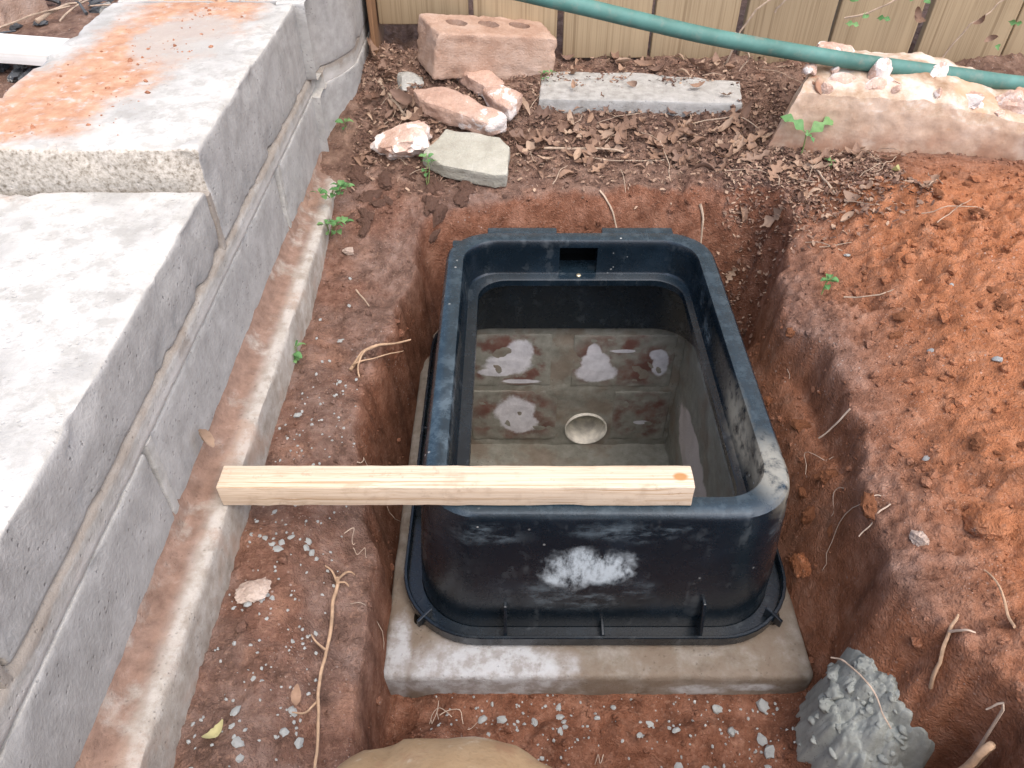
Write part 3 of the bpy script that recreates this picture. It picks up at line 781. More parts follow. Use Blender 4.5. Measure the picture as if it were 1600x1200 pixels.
# ---------------------------------------------------------------- garden hose
hp = [(x * .958, y * .958, .5 - (.5 - z) * .958) for x, y, z in [(-.36, 1.06, .34), (-.22, 1.06, .268), (-.09, 1.06, .223), (.0246, 1.06, .1974), (.0826, 1.06, .1852), (.1674, 1.06, .1664), (.2542, 1.06, .1479), (.3427, 1.06, .1325), (.4324, 1.06, .1185),
      (.5233, 1.06, .106), (.6149, 1.06, .0945), (.708, 1.06, .083), (.85, 1.07, .072), (1.0, 1.10, .07), (1.2, 1.16, .066)]]
tag(put('garden_hose', tube('garden_hose', hp, .0100, .0100, 20, 8), MT['hose'], None, 60), 'faded green garden hose sagging across before the fence', 'hose')

# ---------------------------------------------------------------- pit of brick and render under the box
pit = thing('brick_pit', 'mortar-smeared brick pit below the black box with white lime patches', 'pit', (.08, .61, -.41))
PX0, PX1, PY0, PY1 = -.08, .243, .405, .832
part(pit, 'wall_lining', rbox('wall_lining', (PX0 - .03, PY1, -.42), (PX1 + .03, PY1 + .015, -.1605), .001, .006, .0022, 34, 61), MT['plaster'], 60)
part(pit, 'wall_lining', rbox('wall_lining', (PX1, PY0 - .02, -.42), (PX1 + .008, PY1 - .002, -.1605), .001, .008, .0022, 34, 62), MT['plaster'], 60)
part(pit, 'wall_lining', rbox('wall_lining', (PX0 - .008, PY0 - .02, -.42), (PX0, PY1 - .002, -.1605), .001, .008, .002, 34, 63), MT['plaster'], 60)
part(pit, 'wall_lining', rbox('wall_lining', (PX0 + .001, PY0 - .012, -.42), (PX1 - .001, PY0, -.1605), .001, .008, .002, 34, 64), MT['plaster'], 60)
part(pit, 'floor_screed', rbox('floor_screed', (PX0 - .03, PY0 - .03, -.43), (PX1 + .03, PY1 + .012, -.401), .001, .006, .003, 26, 65), MT['plaster'], 60)
def pit_brick(name, blobs, red, bx):
    m = Mat(name, .6, .3)
    c = m.ramp(m.noise(40, 5, .6), [(.3, (.11, .055, .045)), (.5, (.155, .075, .060)), (.72, (.20, .125, .10))])
    pl = m.ramp(m.noise(70, 6, .65), [(.28, (.18, .177, .148)), (.52, (.25, .247, .212)), (.76, (.33, .325, .285))])
    x0, x1, z0, z1 = bx
    ins = m.blob(((x0 + x1) / 2, .83, (z0 + z1) / 2), ((x1 - x0) * .56, .05, (z1 - z0) * .56), 34, .32, .5)
    c = m.mix(m.math('MULTIPLY', ins, m.sm(m.noise(24, 5, .6), .36 + .22 * (1 - red), .60)), pl, c)
    for (x, z, rx, rz) in blobs:
        w = m.ramp(m.noise(70, 5, .65), [(.3, (.50, .50, .54)), (.55, (.64, .64, .68)), (.7, (.72, .72, .76))])
        c = m.mix(m.math('MULTIPLY', m.blob((x, .83, z), (rx, .05, rz), 40, .45, .28), .92), c, w)
    m.color(c); m.bump(m.noise(150, 4, .6), .5, .002)
    return m.m
for k, (x0, x1, z0, z1, bl, rd) in enumerate([
    (-.062, .050, -.268, -.180, [(.010, -.212, .020, .028), (-.006, -.232, .034, .018), (-.022, -.246, .026, .008), (.012, -.264, .026, .004)], .5),
    (.093, .226, -.270, -.182, [(.124, -.246, .030, .018), (.120, -.228, .020, .018), (.117, -.208, .010, .016), (.208, -.212, .012, .010), (.214, -.232, .011, .024), (.16, -.206, .02, .003)], .9),
    (-.056, .062, -.384, -.288, [(.004, -.325, .030, .030), (.010, -.350, .028, .022)], 1.0),
    (.160, .232, -.384, -.290, [(.20, -.35, .012, .004)], .8)]):
    part(pit, 'brick', rbox('brick', (x0 - .006, .8309, z0 - .004), (x1 + .006, .845, z1 + .004), .0012, .006, .0010, 60, 90 + k), pit_brick('pit_brick_%d' % k, bl, rd, (x0, x1, z0, z1)), 60)
dp = thing('drain_pipe', 'white plastic drain pipe mouth at the bottom of the pit', 'pipe', (.115, .829, -.3645))
v = []; f = []; S = 40
for (r_, y_) in ((.0328, .02), (.0328, -.0004), (.0325, -.0008), (.0312, -.0008), (.0308, -.0004), (.0308, .075)):
    for s in range(S): a_ = 2 * math.pi * s / S; v.append((r_ * math.cos(a_), y_, r_ * math.sin(a_)))
for k in range(5):
    for s in range(S): f.append((k * S + s, k * S + (s + 1) % S, (k + 1) * S + (s + 1) % S, (k + 1) * S + s))
PIPE_WALL = put('pipe_wall', mesh('pipe_wall', v, f), MT['pvc'], dp, 50)
# bore the linings for the pipe
for o in [o for o in pit.children if o.name.startswith(('wall_lining', 'floor_screed'))]:
    if o.name != 'wall_lining': continue
    bmc = bmesh.new(); bmesh.ops.create_cone(bmc, cap_ends=True, segments=40, radius1=.033, radius2=.033, depth=.2, matrix=Matrix.Translation((.115, .829, -.3645)) @ Matrix.Rotation(R(90), 4, 'X'))
    cut = bpy.data.objects.new('cutter', bm_mesh('cutter', bmc)); C.objects.link(cut)
    md = o.modifiers.new('b', 'BOOLEAN'); md.object = cut; md.solver = 'EXACT'
    bpy.context.view_layer.update(); dg = bpy.context.evaluated_depsgraph_get()
    nm = bpy.data.meshes.new_from_object(o.evaluated_get(dg)); o.modifiers.clear(); o.data = nm; bpy.data.objects.remove(cut)
put('pipe_end', mesh('pipe_end', [(.031 * math.cos(2 * math.pi * s / 24), .074, .031 * math.sin(2 * math.pi * s / 24)) for s in range(24)], [tuple(range(24))]), MT['pvc'], dp, None)

# ---------------------------------------------------------------- concrete collar the box stands on
loops = []
SX0, SX1, SY0, SY1 = -.119, .273, .3265, .885
for (o_, z, r_) in ((0, -.204, .006), (0, -.168, .006), (-.0008, -.1635, .006), (-.0028, -.1613, .006), (-.006, -.1605, .006)):
    loops.append(rrect(SX0 - o_, SX1 + o_, SY0 - o_, SY1 + o_, r_, z, 5, 60))
for (i_, z) in ((.5, -.1605), (1, -.1605), (1, -.2)):
    a_ = (SX0 + (-.093 - SX0) * i_, SX1 + (.2555 - SX1) * i_, SY0 + (.378 - SY0) * i_, SY1 + (.850 - SY1) * i_)
    loops.append(rrect(*a_, .006, z, 5, 60))
for l in loops:
    for p in l: p += Vector((mnoise.noise(p * 40), mnoise.noise(p * 40 + Vector((7, 0, 0))), .8 * mnoise.noise(p * 30 + Vector((0, 7, 0))))) * .0009
sl = put('concrete_collar', loft('concrete_collar', loops), MT['slab'], None, 45)
tag(sl, 'muddy square-edged concrete collar slab under the black box', 'concrete slab')

# ---------------------------------------------------------------- the black meter box
box = thing('utility_box', 'black plastic open meter box with rounded corners, scuffed white on its front', 'utility box', (.0805, .6, -.158))
X0, X1, Y0, Y1 = -.076, .237, .384, .814
def bl(o_, z, r_=.052): return rrect(X0 - o_, X1 + o_, Y0 - o_, Y1 + o_, r_ + o_ * .6, z, 10)
lp = [bl(.0125, -.1565), bl(.0105, -.11), bl(.004, -.03), bl(.0018, -.009), bl(.0005, -.004), bl(-.0022, -.001), bl(-.0055, 0), bl(-.0165, 0), bl(-.0192, -.0009), bl(-.0206, -.0035),
      bl(-.0215, -.012), bl(-.0230, -.043), bl(-.0242, -.0452), bl(-.0262, -.0458)]
lp += [rrect(-.0425, .208, .4185, .7795, .036, -.0458, 10), rrect(-.0405, .206, .4205, .7775, .035, -.0468, 10), rrect(-.040, .2055, .421, .777, .035, -.0545, 10), rrect(-.041, .2065, .420, .778, .036, -.0555, 10)]
lp += [bl(-.010, -.0565, .05), bl(-.004, -.062, .05), bl(.0065, -.1565, .05)]
bd = part(box, 'body', loft('body', lp), MT['plastic'], 28)
bmc = bmesh.new(); bmesh.ops.create_cube(bmc, size=1, matrix=Matrix.Translation((.081, .815, -.0275)) @ Matrix.Diagonal((.046, .056, .0352, 1)))
cut = bpy.data.objects.new('cutter', bm_mesh('cutter', bmc)); C.objects.link(cut)
md = bd.modifiers.new('slot', 'BOOLEAN'); md.object = cut; md.solver = 'EXACT'
bpy.context.view_layer.update(); dg = bpy.context.evaluated_depsgraph_get()
nm = bpy.data.meshes.new_from_object(bd.evaluated_get(dg)); bd.modifiers.clear(); bd.data = nm; bpy.data.objects.remove(cut)
nm.polygons.foreach_set('use_smooth', [True] * len(nm.polygons)); nm.set_sharp_from_angle(angle=R(28))
fl = part(box, 'flange', loft('flange', [bl(.0128, -.1575), bl(.0262, -.1575, .058), bl(.0292, -.1560, .058), bl(.0296, -.1440, .058), bl(.0290, -.1430, .058), bl(.0270, -.1430, .058), bl(.0262, -.1440, .058), bl(.0256, -.1525, .058), bl(.0128, -.1525)]), MT['plastic'], 30)
def rib(x, y, ang, h, l, w=.0028):
    pr = [(0, 0), (l, 0), (l, .010), (.35 * l, h), (0, h)]
    v = [Vector((p, s * w / 2, q_)) for s in (-1, 1) for p, q_ in pr]
    f = [(0, 1, 2, 3, 4), (9, 8, 7, 6, 5)] + [(i, i + 5, (i + 1) % 5 + 5, (i + 1) % 5) for i in range(5)]
    me = mesh('rib', v, f); me.transform(Matrix.Translation((x, y, -.1526)) @ Matrix.Rotation(R(ang), 4, 'Z'))
    bm = bmesh.new(); bm.from_mesh(me); bmesh.ops.recalc_face_normals(bm, faces=bm.faces); bmesh.ops.bevel(bm, geom=list(bm.edges), offset=.0005, segments=1, affect='EDGES'); bm.to_mesh(me); bm.free()
    put('rib', me, MT['plastic'], fl, 30)
yb = Y0 - .011
rib(-.006, yb + .001, -90, .040, .0165); rib(.172, yb + .001, -90, .044, .0165); rib(.083, yb, -90, .012, .0155)
rib(-.0755, .3850, -132, .011, .018); rib(.2375, .3845, -47, .013, .018); rib(.2500, .50, 0, .030, .014); rib(.2500, .70, 0, .030, .014)
rib(-.0885, .50, 180, .030, .014); rib(-.0885, .70, 180, .040, .014); rib(-.0885, .62, 180, .012, .014)
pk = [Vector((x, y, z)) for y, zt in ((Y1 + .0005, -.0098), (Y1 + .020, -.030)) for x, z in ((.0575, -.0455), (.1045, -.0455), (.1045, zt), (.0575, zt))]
put('slot_pocket', mesh('slot_pocket', pk, [(4, 5, 6, 7), (0, 1, 5, 4), (1, 2, 6, 5), (2, 3, 7, 6), (3, 0, 4, 7)]), MT['slot_shade'], bd, 30)
for x0, x1 in ((-.030, .055), (.110, .197)): put('lug', rbox('lug', (x0, Y1 - .0045, -.030), (x1, Y1 + .0115, -.0012), .002, .02, 0), MT['plastic'], bd, 30)
put('lug', rbox('lug', (X0 + .004, Y1 - .022, -.03), (X0 + .016, Y1 - .010, -.006), .0015, .02, 0), MT['plastic'], bd, 30)
bmc = bmesh.new(); bmesh.ops.create_uvsphere(bmc, u_segments=14, v_segments=8, radius=.0032)
for q_ in bmc.verts: q_.co.z *= .55
put('screw', bm_mesh('screw', bmc), MT['brass'], bd, 60, (.082, .7855, -.0448))

# ---------------------------------------------------------------- pine stick spanning footing and box
sk = put('pine_stick', rbox('pine_stick', (-.2362, .3925, .0006), (.1465, .4160, .0243), .0012, .012, .0004, 60, 71, .0008), MT['stick'], None, 40)
sk.rotation_euler = (0, 0, 0)
tag(sk, 'short square pine stick bridging the wall footing and the black box rim', 'stick')

# ---------------------------------------------------------------- fresh mortar, spatter, clods, pebbles
MH = (.292, .276); MG = gz(.285, .276)
NA, NR = 220, 70; v = []; f = []
for ir in range(NR + 1):
    q_ = ir / NR
    for ia in range(NA):
        a_ = 2 * math.pi * ia / NA; ca, sa = math.cos(a_), math.sin(a_)
        e_ = 1 + .10 * mnoise.noise(Vector((ca * 1.5, sa * 1.5, 3))) + .12 * mnoise.noise(Vector((ca * 4, sa * 4, 8))) + .07 * mnoise.noise(Vector((ca * 11, sa * 11, 5)))
        lx, ly = ca * q_ * .046 * e_, sa * q_ * .058 * e_
        x, y = MH[0] + lx * .94 - ly * .34 * -1, MH[1] + ly * .94 - lx * .34
        p = Vector((x, y, 0)); env = max(0.0, 1 - q_ ** 3) ** .6
        d1 = mnoise.voronoi(p * 62)[0][0]; d2 = mnoise.voronoi(p * 135 + Vector((3, 1, 0)))[0][0]
        l1 = math.sqrt(max(0.0, 1 - (d1 / .75) ** 2)); l2 = math.sqrt(max(0.0, 1 - (d2 / .75) ** 2))
        h = env * (.010 + .007 * (1 - q_)) + env * (.0080 * l1 - .004) + env * (.0036 * l2 - .002) + env * (.0016 * mnoise.noise(p * 230) + .0009 * mnoise.noise(p * 520))
        gg = gz(x, y); bb = MG + min(max(.6 * (gg - MG), -.02), .012); t_ = float(sstep(.62, 1.0, q_))
        v.append((x, y, bb + (min(gg, MG + .006) - bb) * t_ + h - (.010 if ir == NR else 0)))
for ir in range(NR):
    for ia in range(NA):
        ib = (ia + 1) % NA; f.append((ir * NA + ia, ir * NA + ib, (ir + 1) * NA + ib, (ir + 1) * NA + ia))
f = f[NA:] + [tuple(range(NA, 2 * NA))]; rm = random.Random(17)
for k in range(70):                                           # crumbled lumps that make up the heap
    ir = int(NR * math.sqrt(rm.random()) * .97); ia = rm.randrange(NA); p = Vector(v[ir * NA + ia]); s_ = rm.choice([.002, .003, .004, .005, .007, .009]); p.z -= s_ * .45
    m_ = rock('lump', (s_, s_ * rm.uniform(.7, 1), s_ * rm.uniform(.45, .75)), 900 + k, 3 if s_ > .006 else 2, .4, 2, 1.8, .25); b0 = len(v)
    rz = Matrix.Rotation(rm.uniform(0, 6.28), 3, 'Z'); v += [p + rz @ q_.co for q_ in m_.vertices]; f += [tuple(b0 + i for i in q_.vertices) for q_ in m_.polygons]; bpy.data.meshes.remove(m_)
tag(put('mortar_heap', mesh('mortar_heap', v, f), MT['fresh_mortar'], None, 180), 'flattened heap of wet grey mortar at the right front corner of the collar slab', 'mortar')

def lay(name, me, mat, x, y, label, cat, group, sink=.25, h=.004, rot=None, tilt=True):
    n = gnormal(x, y); q_ = n.to_track_quat('Z', 'Y').to_euler() if tilt else Euler((0, 0, 0))
    m_ = Euler((q_.x, q_.y, q_.z)).to_matrix() @ Euler(rot or (0, 0, random.uniform(0, 6.28))).to_matrix()
    return tag(put(name, me, MT[mat], None, 35, (x, y, gz(x, y) + h * (1 - 2 * sink)), m_.to_euler()), label, cat, group)
BL = [rock('mortar_blob', (1, .8, .55), 200 + k, 2, .4, 3, 2.0, .15) for k in range(5)]
def blob_at(x, y, s, label, group):
    o = lay('mortar_blob', BL[random.randrange(5)], 'mortar_bit', x, y, label, 'mortar', group, .35, s * .5)
    s *= .8; o.scale = (s, s * random.uniform(.7, 1.1), s * random.uniform(.5, .9)); return o
rb = random.Random(5)
for k in range(46):
    y = rb.uniform(.16, .40) if k % 4 else rb.uniform(.40, .82); x = rb.uniform(-.222, -.15 if y < .5 else -.18)
    blob_at(x, y, rb.choice([.0028, .0034, .004, .0048, .0058]), 'small grey mortar blob dropped on the brown earth beside the footing', 'mortar blobs beside the footing')
for k in range(34):
    x = rb.uniform(-.06, .235); y = rb.uniform(.235, .318)
    blob_at(x, y, rb.choice([.003, .004, .005, .0065, .008]) * (1.1 if x > .1 else .8), 'small grey mortar clot on the red earth in front of the collar slab', 'mortar clots in front of the slab')
for k in range(9):
    x = rb.uniform(.36, .62); y = rb.uniform(.40, .82)
    blob_at(x, y, rb.choice([.0035, .0045, .006]), 'grey mortar splash on the orange spoil heap', 'mortar splashes on the spoil heap')
CL = [rock('soil_clod', (1, .85, .7), 300 + k, 3, .40, 4, 1.8, .30) for k in range(5)]
def zoned(ms, col):
    for m_ in ms: m_.attributes.new('zone', 'FLOAT_COLOR', 'POINT').data.foreach_set('color', list(col) * len(m_.vertices))
CB = [m_.copy() for m_ in CL]; CD = [m_.copy() for m_ in CL]
zoned(CL, (1, 0, 0, 1)); zoned(CB, (0, .2, .1, 1)); MT['clay'] = MT['clod']; MT['clod'] = MT['clod_brown'] = MT['soil']
for k in range(60):
    x = rb.uniform(.38, .70); y = rb.uniform(.30, .86)
    if x > .33 + .45 * y: continue
    o = lay('soil_clod', CL[k % 5], 'clod', x, y, 'lump of orange clay lying on the spoil heap', 'clod', 'clay lumps on the spoil heap', .4, .005)
    s_ = rb.choice([.003, .004, .006, .009]); o.scale = (s_, s_ * .9, s_ * .8)
for k in range(14):
    x = rb.uniform(.268, .305); y = rb.uniform(.36, .66)
    o = lay('soil_clod', CL[k % 5], 'clod', x, y, 'red clay lump fallen into the trench right of the box', 'clod', 'clay lumps in the trench', .4, .004)
    s_ = rb.choice([.005, .007, .010]); o.scale = (s_, s_ * .9, s_ * .8)
for k in range(34):
    x = rb.uniform(-.215, -.05); y = rb.uniform(.84, .97)
    o = lay('soil_clod', CB[k % 5], 'clod_brown', x, y, 'dark brown earth lump between the footing and the olive stone', 'clod', 'earth lumps at the wall corner', .3, .005)
    s_ = rb.choice([.004, .006, .008, .012]); o.scale = (s_ * 1.3, s_, s_ * .6)
def zrock(r3, s):
    m_ = rock('stone', r3, s, 4, .25, 4, 1.5, .16); zoned([m_], (1, 0, 0, 1)); return m_
for (x, y, r3, mt, lab) in [((.322), .362, (.0075, .0062, .006), 'pebble', 'single pale round pebble on the edge of the trench right of the box'),
                            (.372, .368, (.020, .017, .008), 'clod', 'largest smooth orange clay lump on the heap near the right edge'),
                            (.278, .425, (.014, .011, .006), 'clod', 'oval orange clay lump in the trench beside the box front corner'),
                            (-.207, .339, (.013, .011, .005), 'pebble', 'flat pale stone in the earth beside the footing below the pine stick'),
                            (-.202, .811, (.008, .006, .005), 'pebble', 'small pale pebble beside the footing below the weeds')]:
    lay('pebble' if mt == 'pebble' else 'soil_clod', zrock(r3, int(x * 1000) + 500), mt, x, y, lab, 'pebble' if mt == 'pebble' else 'clod', None, .25, r3[2])

def scatter(name, label, cat, pts, sizes, mat, verts_src, zone=True, kind='crumb'):
    """one mesh of many crumbs (stuff)"""
    V = []; F = []; Zc = []; nv = 0
    base = [(np.array([v_.co[:] for v_ in m_.vertices]), [tuple(p.vertices) for p in m_.polygons]) for m_ in verts_src]
    r_ = np.random.default_rng(len(pts)); P2 = np.array(pts)
    zz, mo, li, du = terrain(P2[:, 0], P2[:, 1])
    for k in range(len(P2)):
        b, fc = base[k % len(base)]; a_ = r_.uniform(0, 6.28); c_, s_ = math.cos(a_), math.sin(a_)
        q_ = b * sizes[k] * r_.uniform(.7, 1.2, 3); q_ = np.stack([q_[:, 0] * c_ - q_[:, 1] * s_, q_[:, 0] * s_ + q_[:, 1] * c_, q_[:, 2]], 1)
        zp = P2[k, 2] if P2.shape[1] > 2 else zz[k]
        V.append(q_ + np.array([P2[k, 0], P2[k, 1], zp + sizes[k] * .2])); F += [tuple(i + nv for i in t) for t in fc]; nv += len(b)
        Zc += [(mo[k], li[k], du[k], 1)] * len(b)
    me = bpy.data.meshes.new(name); me.from_pydata(np.concatenate(V).tolist(), [], F)
    if zone: me.attributes.new('zone', 'FLOAT_COLOR', 'POINT').data.foreach_set('color', np.array(Zc, np.float32).ravel())
    o = put(name, me, MT[mat], None, None); o['kind'] = 'stuff'; tag(o, label, cat); return o
CR = [rock('crumb', (1, .9, .75), 400 + k, 1, .5, 2, 2.2, .2) for k in range(6)]
rg = np.random.default_rng(3); pts = []; sz = []
while len(pts) < 7500:
    x = rg.uniform(-.228, .80); y = rg.uniform(.15, 1.15)
    if -.12 < x < .27 and .335 < y < .885: continue
    m_ = float(x > .34 and y < .9)
    pts.append((x, y)); sz.append(float(min(.0062, .0011 * (1 + rg.pareto(2.6)))) * (1.25 if m_ else 1))
scatter('soil_crumbs', 'loose crumbs of red and brown earth over the ground', 'soil', pts, sz, 'soil', CR)
pts = []; sz = []
while len(pts) < 260:
    x, y = rg.normal(-.425 + rg.uniform(0, .07), .03), rg.uniform(.63, 1.1)
    x += (y - .8) * .16
    if -.48 < x < -.275: pts.append((x, y, .2045)); sz.append(float(min(.0035, .0007 * (1 + rg.pareto(2.4)))))
scatter('clay_crumbs', 'loose orange clay crumbs scattered over the upper wall cap', 'soil', pts, sz, 'clay', CR, False)
pts = [(float(rg.uniform(-.228, -.15)), float(rg.uniform(.15, .6))) for _ in range(260)] + [(float(rg.uniform(-.07, .25)), float(rg.uniform(.22, .325))) for _ in range(260)]
scatter('mortar_crumbs', 'tiny grey mortar crumbs sprinkled on the earth around the slab', 'mortar', pts, [float(.0008 + .0012 * rg.random()) for _ in pts], 'mortar_bit', CR, False)

# ---------------------------------------------------------------- dry leaves
LV = [leaf_mesh('dry_leaf', .044, .015, .5, 0, .3, 1), leaf_mesh('dry_leaf', .040, .011, -.5, 0, .5, 2), leaf_mesh('dry_leaf', .046, .024, .4, 2.5, .3, 3),
      leaf_mesh('dry_leaf', .030, .015, .7, 0, .1, 4), leaf_mesh('dry_leaf', .050, .026, .3, 3.5, .2, 5), leaf_mesh('dry_leaf', .026, .012, .3, 0, .6, 6)]
for m_ in LV: m_.materials.append(MT['dry_leaf'])
rl = random.Random(21)
def drop_leaf(x, y, label, group, s=1.0, mat=None, k=None, lift=.003, tilt=15, name='dry_leaf'):
    me = LV[rl.randrange(6) if k is None else k]
    if mat: me = me.copy(); me.materials.clear(); me.materials.append(MT[mat])
    o = bpy.data.objects.new(name, me); C.objects.link(o)
    n = gnormal(x, y, .02); m_ = n.to_track_quat('Z', 'Y').to_matrix() @ Euler((R(rl.gauss(0, tilt)), R(rl.gauss(0, tilt * .7)), rl.uniform(0, 6.28))).to_matrix()
    o.rotation_euler = m_.to_euler(); o.location = (x, y, gz(x, y) + lift + rl.uniform(0, .004)); o.scale = (s,) * 3
    return tag(o, label, 'leaf', group)
for m_ in LV: m_.polygons.foreach_set('use_smooth', [True] * len(m_.polygons))
n_ = 0
while n_ < 215:
    z_ = rl.random()
    if z_ < .56:   x, y, lab, g = rl.uniform(.0, .36), rl.triangular(.94, 1.09, 1.03), 'dry brown leaf in the litter before the concrete strip', 'leaves before the concrete strip'
    elif z_ < .72: x, y, lab, g = rl.uniform(-.215, -.09), rl.uniform(.97, 1.16), 'dry brown leaf heaped in the corner between wall and brick', 'leaves in the wall corner'
    elif z_ < .90: x, y, lab, g = rl.uniform(.30, .50), rl.uniform(.80, .97), 'dry brown leaf lying before the broken slab', 'leaves before the broken slab'
    else:          x, y, lab, g = rl.uniform(.06, .36), rl.uniform(1.17, 1.235), 'dry brown leaf at the foot of the fence boards', 'leaves at the fence foot'
    if g == 'leaves before the broken slab' and rl.random() < (x - .3) * 2.5 * (y < .9): continue
    if x > .345 and y > .975: continue
    kk = rl.randrange(6); sc_ = rl.uniform(.4, .95)
    lab = ('small ' if sc_ < .6 else 'large ' if sc_ > .8 else '') + ['long oval', 'narrow curled', 'deeply lobed', 'short oval', 'broad lobed', 'folded little'][kk] + lab[3:]
    if g.endswith('concrete strip'): lab += ', left part' if x < .11 else ', right part' if x > .24 else ', middle part'
    drop_leaf(x, y, lab, g, sc_, None, kk); n_ += 1
drop_leaf(-.206, .226, 'yellow green fallen leaf on the earth near the footing at the bottom', None, .55, 'yellow_leaf', 3, .003, 5)
drop_leaf(.472, .872, 'pale yellow leaf on the litter below the broken slab', None, .6, 'yellow_leaf', 3, .003, 10)
drop_leaf(-.212, 1.185, 'large pale curled leaf at the wall corner under the fence', None, 1.25, None, 4, .012, 20)
drop_leaf(-.150, 1.075, 'large tan curled leaf between the wall and the pink fragments', None, 1.2, None, 0, .012, 15)
drop_leaf(.012, 1.085, 'narrow tan leaf standing up right of the limed fragment', None, 1.1, None, 1, .012, 50)
drop_leaf(-.160, .26, 'small upright brown leaf on the earth below the pine stick', None, .5, None, 3, .004, 15)
for k in range(9):
    o = drop_leaf(.07 + .03 * k, 1.085 + .006 * (k % 3), 'dry leaf resting over the front edge of the concrete strip', 'leaves on the concrete strip', .45 + .05 * (k % 4), None, k % 6, .006, 20)
    if k % 3 == 0: o.location = (.09 + .03 * k, 1.12 + .01 * (k % 2), .056)
# leaf caught on the wall face
o = bpy.data.objects.new('dry_leaf', LV[5]); C.objects.link(o); o.location = (-.258, .438, .032); o.rotation_euler = (R(20), R(75), R(15)); o.scale = (.9,) * 3
tag(o, 'tan leaf caught against the lower wall blocks above the footing', 'leaf')
# broken bits too small to pick apart
V = []; F = []; T = []
for k in range(13000):
    z_ = rl.random()
    if z_ < .55: x, y = rl.uniform(-.22, .40), rl.triangular(.90, 1.24, 1.04)
    elif z_ < .85: x, y = rl.uniform(.28, .48), rl.triangular(.76, 1.0, .93)
    else: x, y = rl.uniform(-.22, .6), rl.uniform(1.1, 1.24)
    V.append((x, y)); T.append(rl.random())
P2 = np.array(V); zz = terrain(P2[:, 0], P2[:, 1])[0]; vv = []; tt = []
for k in range(len(P2)):
    l = rl.uniform(.002, .0085); w = l * rl.uniform(.25, .7); m_ = Euler((rl.gauss(0, .5), rl.gauss(0, .45), rl.uniform(0, 6.28))).to_matrix(); o_ = Vector((P2[k, 0], P2[k, 1], zz[k] + .0015 + rl.random() * .003))
    b = len(vv)
    for (i, j_, h_) in ((-1, -.6, 0), (0, -1, .1), (1, -.3, 0), (.8, .6, .12), (-.2, 1, .05), (-1, .4, .1)): vv.append(o_ + m_ @ Vector((i * l * .5, j_ * w * .5, h_ * l))); tt.append(T[k])
    F.append(tuple(range(b, b + 6)))
me = mesh('leaf_litter', vv, F); me.attributes.new('tint', 'FLOAT', 'POINT').data.foreach_set('value', tt)
o = put('leaf_litter', me, MT['fragment'], None, None); o['kind'] = 'stuff'; tag(o, 'crumbled brown leaf litter along the fence and broken slab', 'leaf litter')

# ---------------------------------------------------------------- roots and twigs
def on(x, y, h=.003): return (x, y, gz(x, y) + h)
def rootlet(name, pts, r0, r1, label, cat, group=None, mat='root', wob=.0025, seed=0):
    return tag(put(name, tube(name, pts, r0, r1, 6, 5, seed, wob), MT[mat], None, 60), label, cat, group)
rt = thing('root', 'long thin tan root running down the earth left of the collar slab', 'root', on(-.141, .364))
rs = part(rt, 'root_strand', tube('root_strand', [on(-.148, .366, .006), on(-.1475, .34, .008), on(-.146, .313, .008), on(-.1465, .285, .008), on(-.144, .258, .008), on(-.140, .235, .008), on(-.138, .20, .008)], .0017, .0011, 7, 6, 2, .002), MT['root'], 60)
for k, pl in enumerate([[(-.148, .362), (-.153, .372), (-.159, .374)], [(-.148, .362), (-.143, .372), (-.138, .374), (-.134, .372)], [(-.148, .36), (-.142, .364), (-.138, .360)], [(-.146, .30), (-.154, .306), (-.158, .312)], [(-.144, .26), (-.152, .25), (-.16, .246)]]):
    put('rootlet', tube('rootlet', [on(x, y, .006) for x, y in pl], .0012, .0005, 5, 4, k, .002), MT['root'], rs, 60)
rt = thing('root', 'forked pale root sticking out of the trench edge left of the box', 'root', on(-.176, .62))
rs = part(rt, 'root_strand', tube('root_strand', [on(-.172, .608, .003), on(-.160, .626, .008), on(-.146, .637, .012), (-.128, .650, -.040), (-.112, .655, -.040)], .0022, .0008, 6, 5, 4, .002), MT['root'], 60)
put('rootlet', tube('rootlet', [on(-.158, .628, .008), on(-.162, .605, .008), on(-.160, .592, .006)], .0014, .0006, 5, 4, 5, .002), MT['root'], rs, 60)
put('rootlet', tube('rootlet', [on(-.168, .612, .005), on(-.160, .612, .009), (-.138, .632, -.042), (-.120, .645, -.048)], .0012, .0005, 5, 4, 6, .002), MT['root'], rs, 60)
rt = thing('root', 'thick tan root curving out at the bottom right corner', 'root', on(.319, .219))
rs = part(rt, 'root_strand', tube('root_strand', [on(.40, .238, .004), on(.365, .228, .008), on(.338, .222, .012), (.322, .214, -.030), (.308, .206, -.052), (.298, .20, -.068)], .0036, .0024, 8, 6, 7, .002), MT['root'], 60)
put('rootlet', tube('rootlet', [on(.338, .222, .012), (.330, .230, -.012), (.322, .233, -.018)], .0015, .0006, 5, 4, 8, .002), MT['root_fine'], rs, 60)
rt = thing('root', 'slanting tan root on the trench face above the mortar heap', 'root', on(.309, .295))
rs = part(rt, 'root_strand', tube('root_strand', [on(.330, .300, .003), on(.325, .294, .006), on(.319, .288, .007), on(.315, .278, .007), on(.312, .266, .006)], .0010, .0016, 6, 5, 9, .0018), MT['root'], 60)
put('rootlet', tube('rootlet', [on(.319, .288, .007), on(.324, .283, .006), on(.330, .281, .004)], .0012, .0006, 5, 4, 10, .002), MT['root_fine'], rs, 60)
rootlet('root', [on(.352, .325, .005), on(.355, .308, .007), on(.355, .292, .007), on(.353, .282, .005)], .0007, .0012, 'forked orange root hanging on the heap near the right edge', 'root', None, 'root', .003, 11)
rootlet('root', [(.319, .516, -.010), (.310, .517, -.036), (.302, .518, -.052)], .0010, .0008, 'straight thin root on the trench face beside the box', 'root', None, 'root_fine', .001, 12)
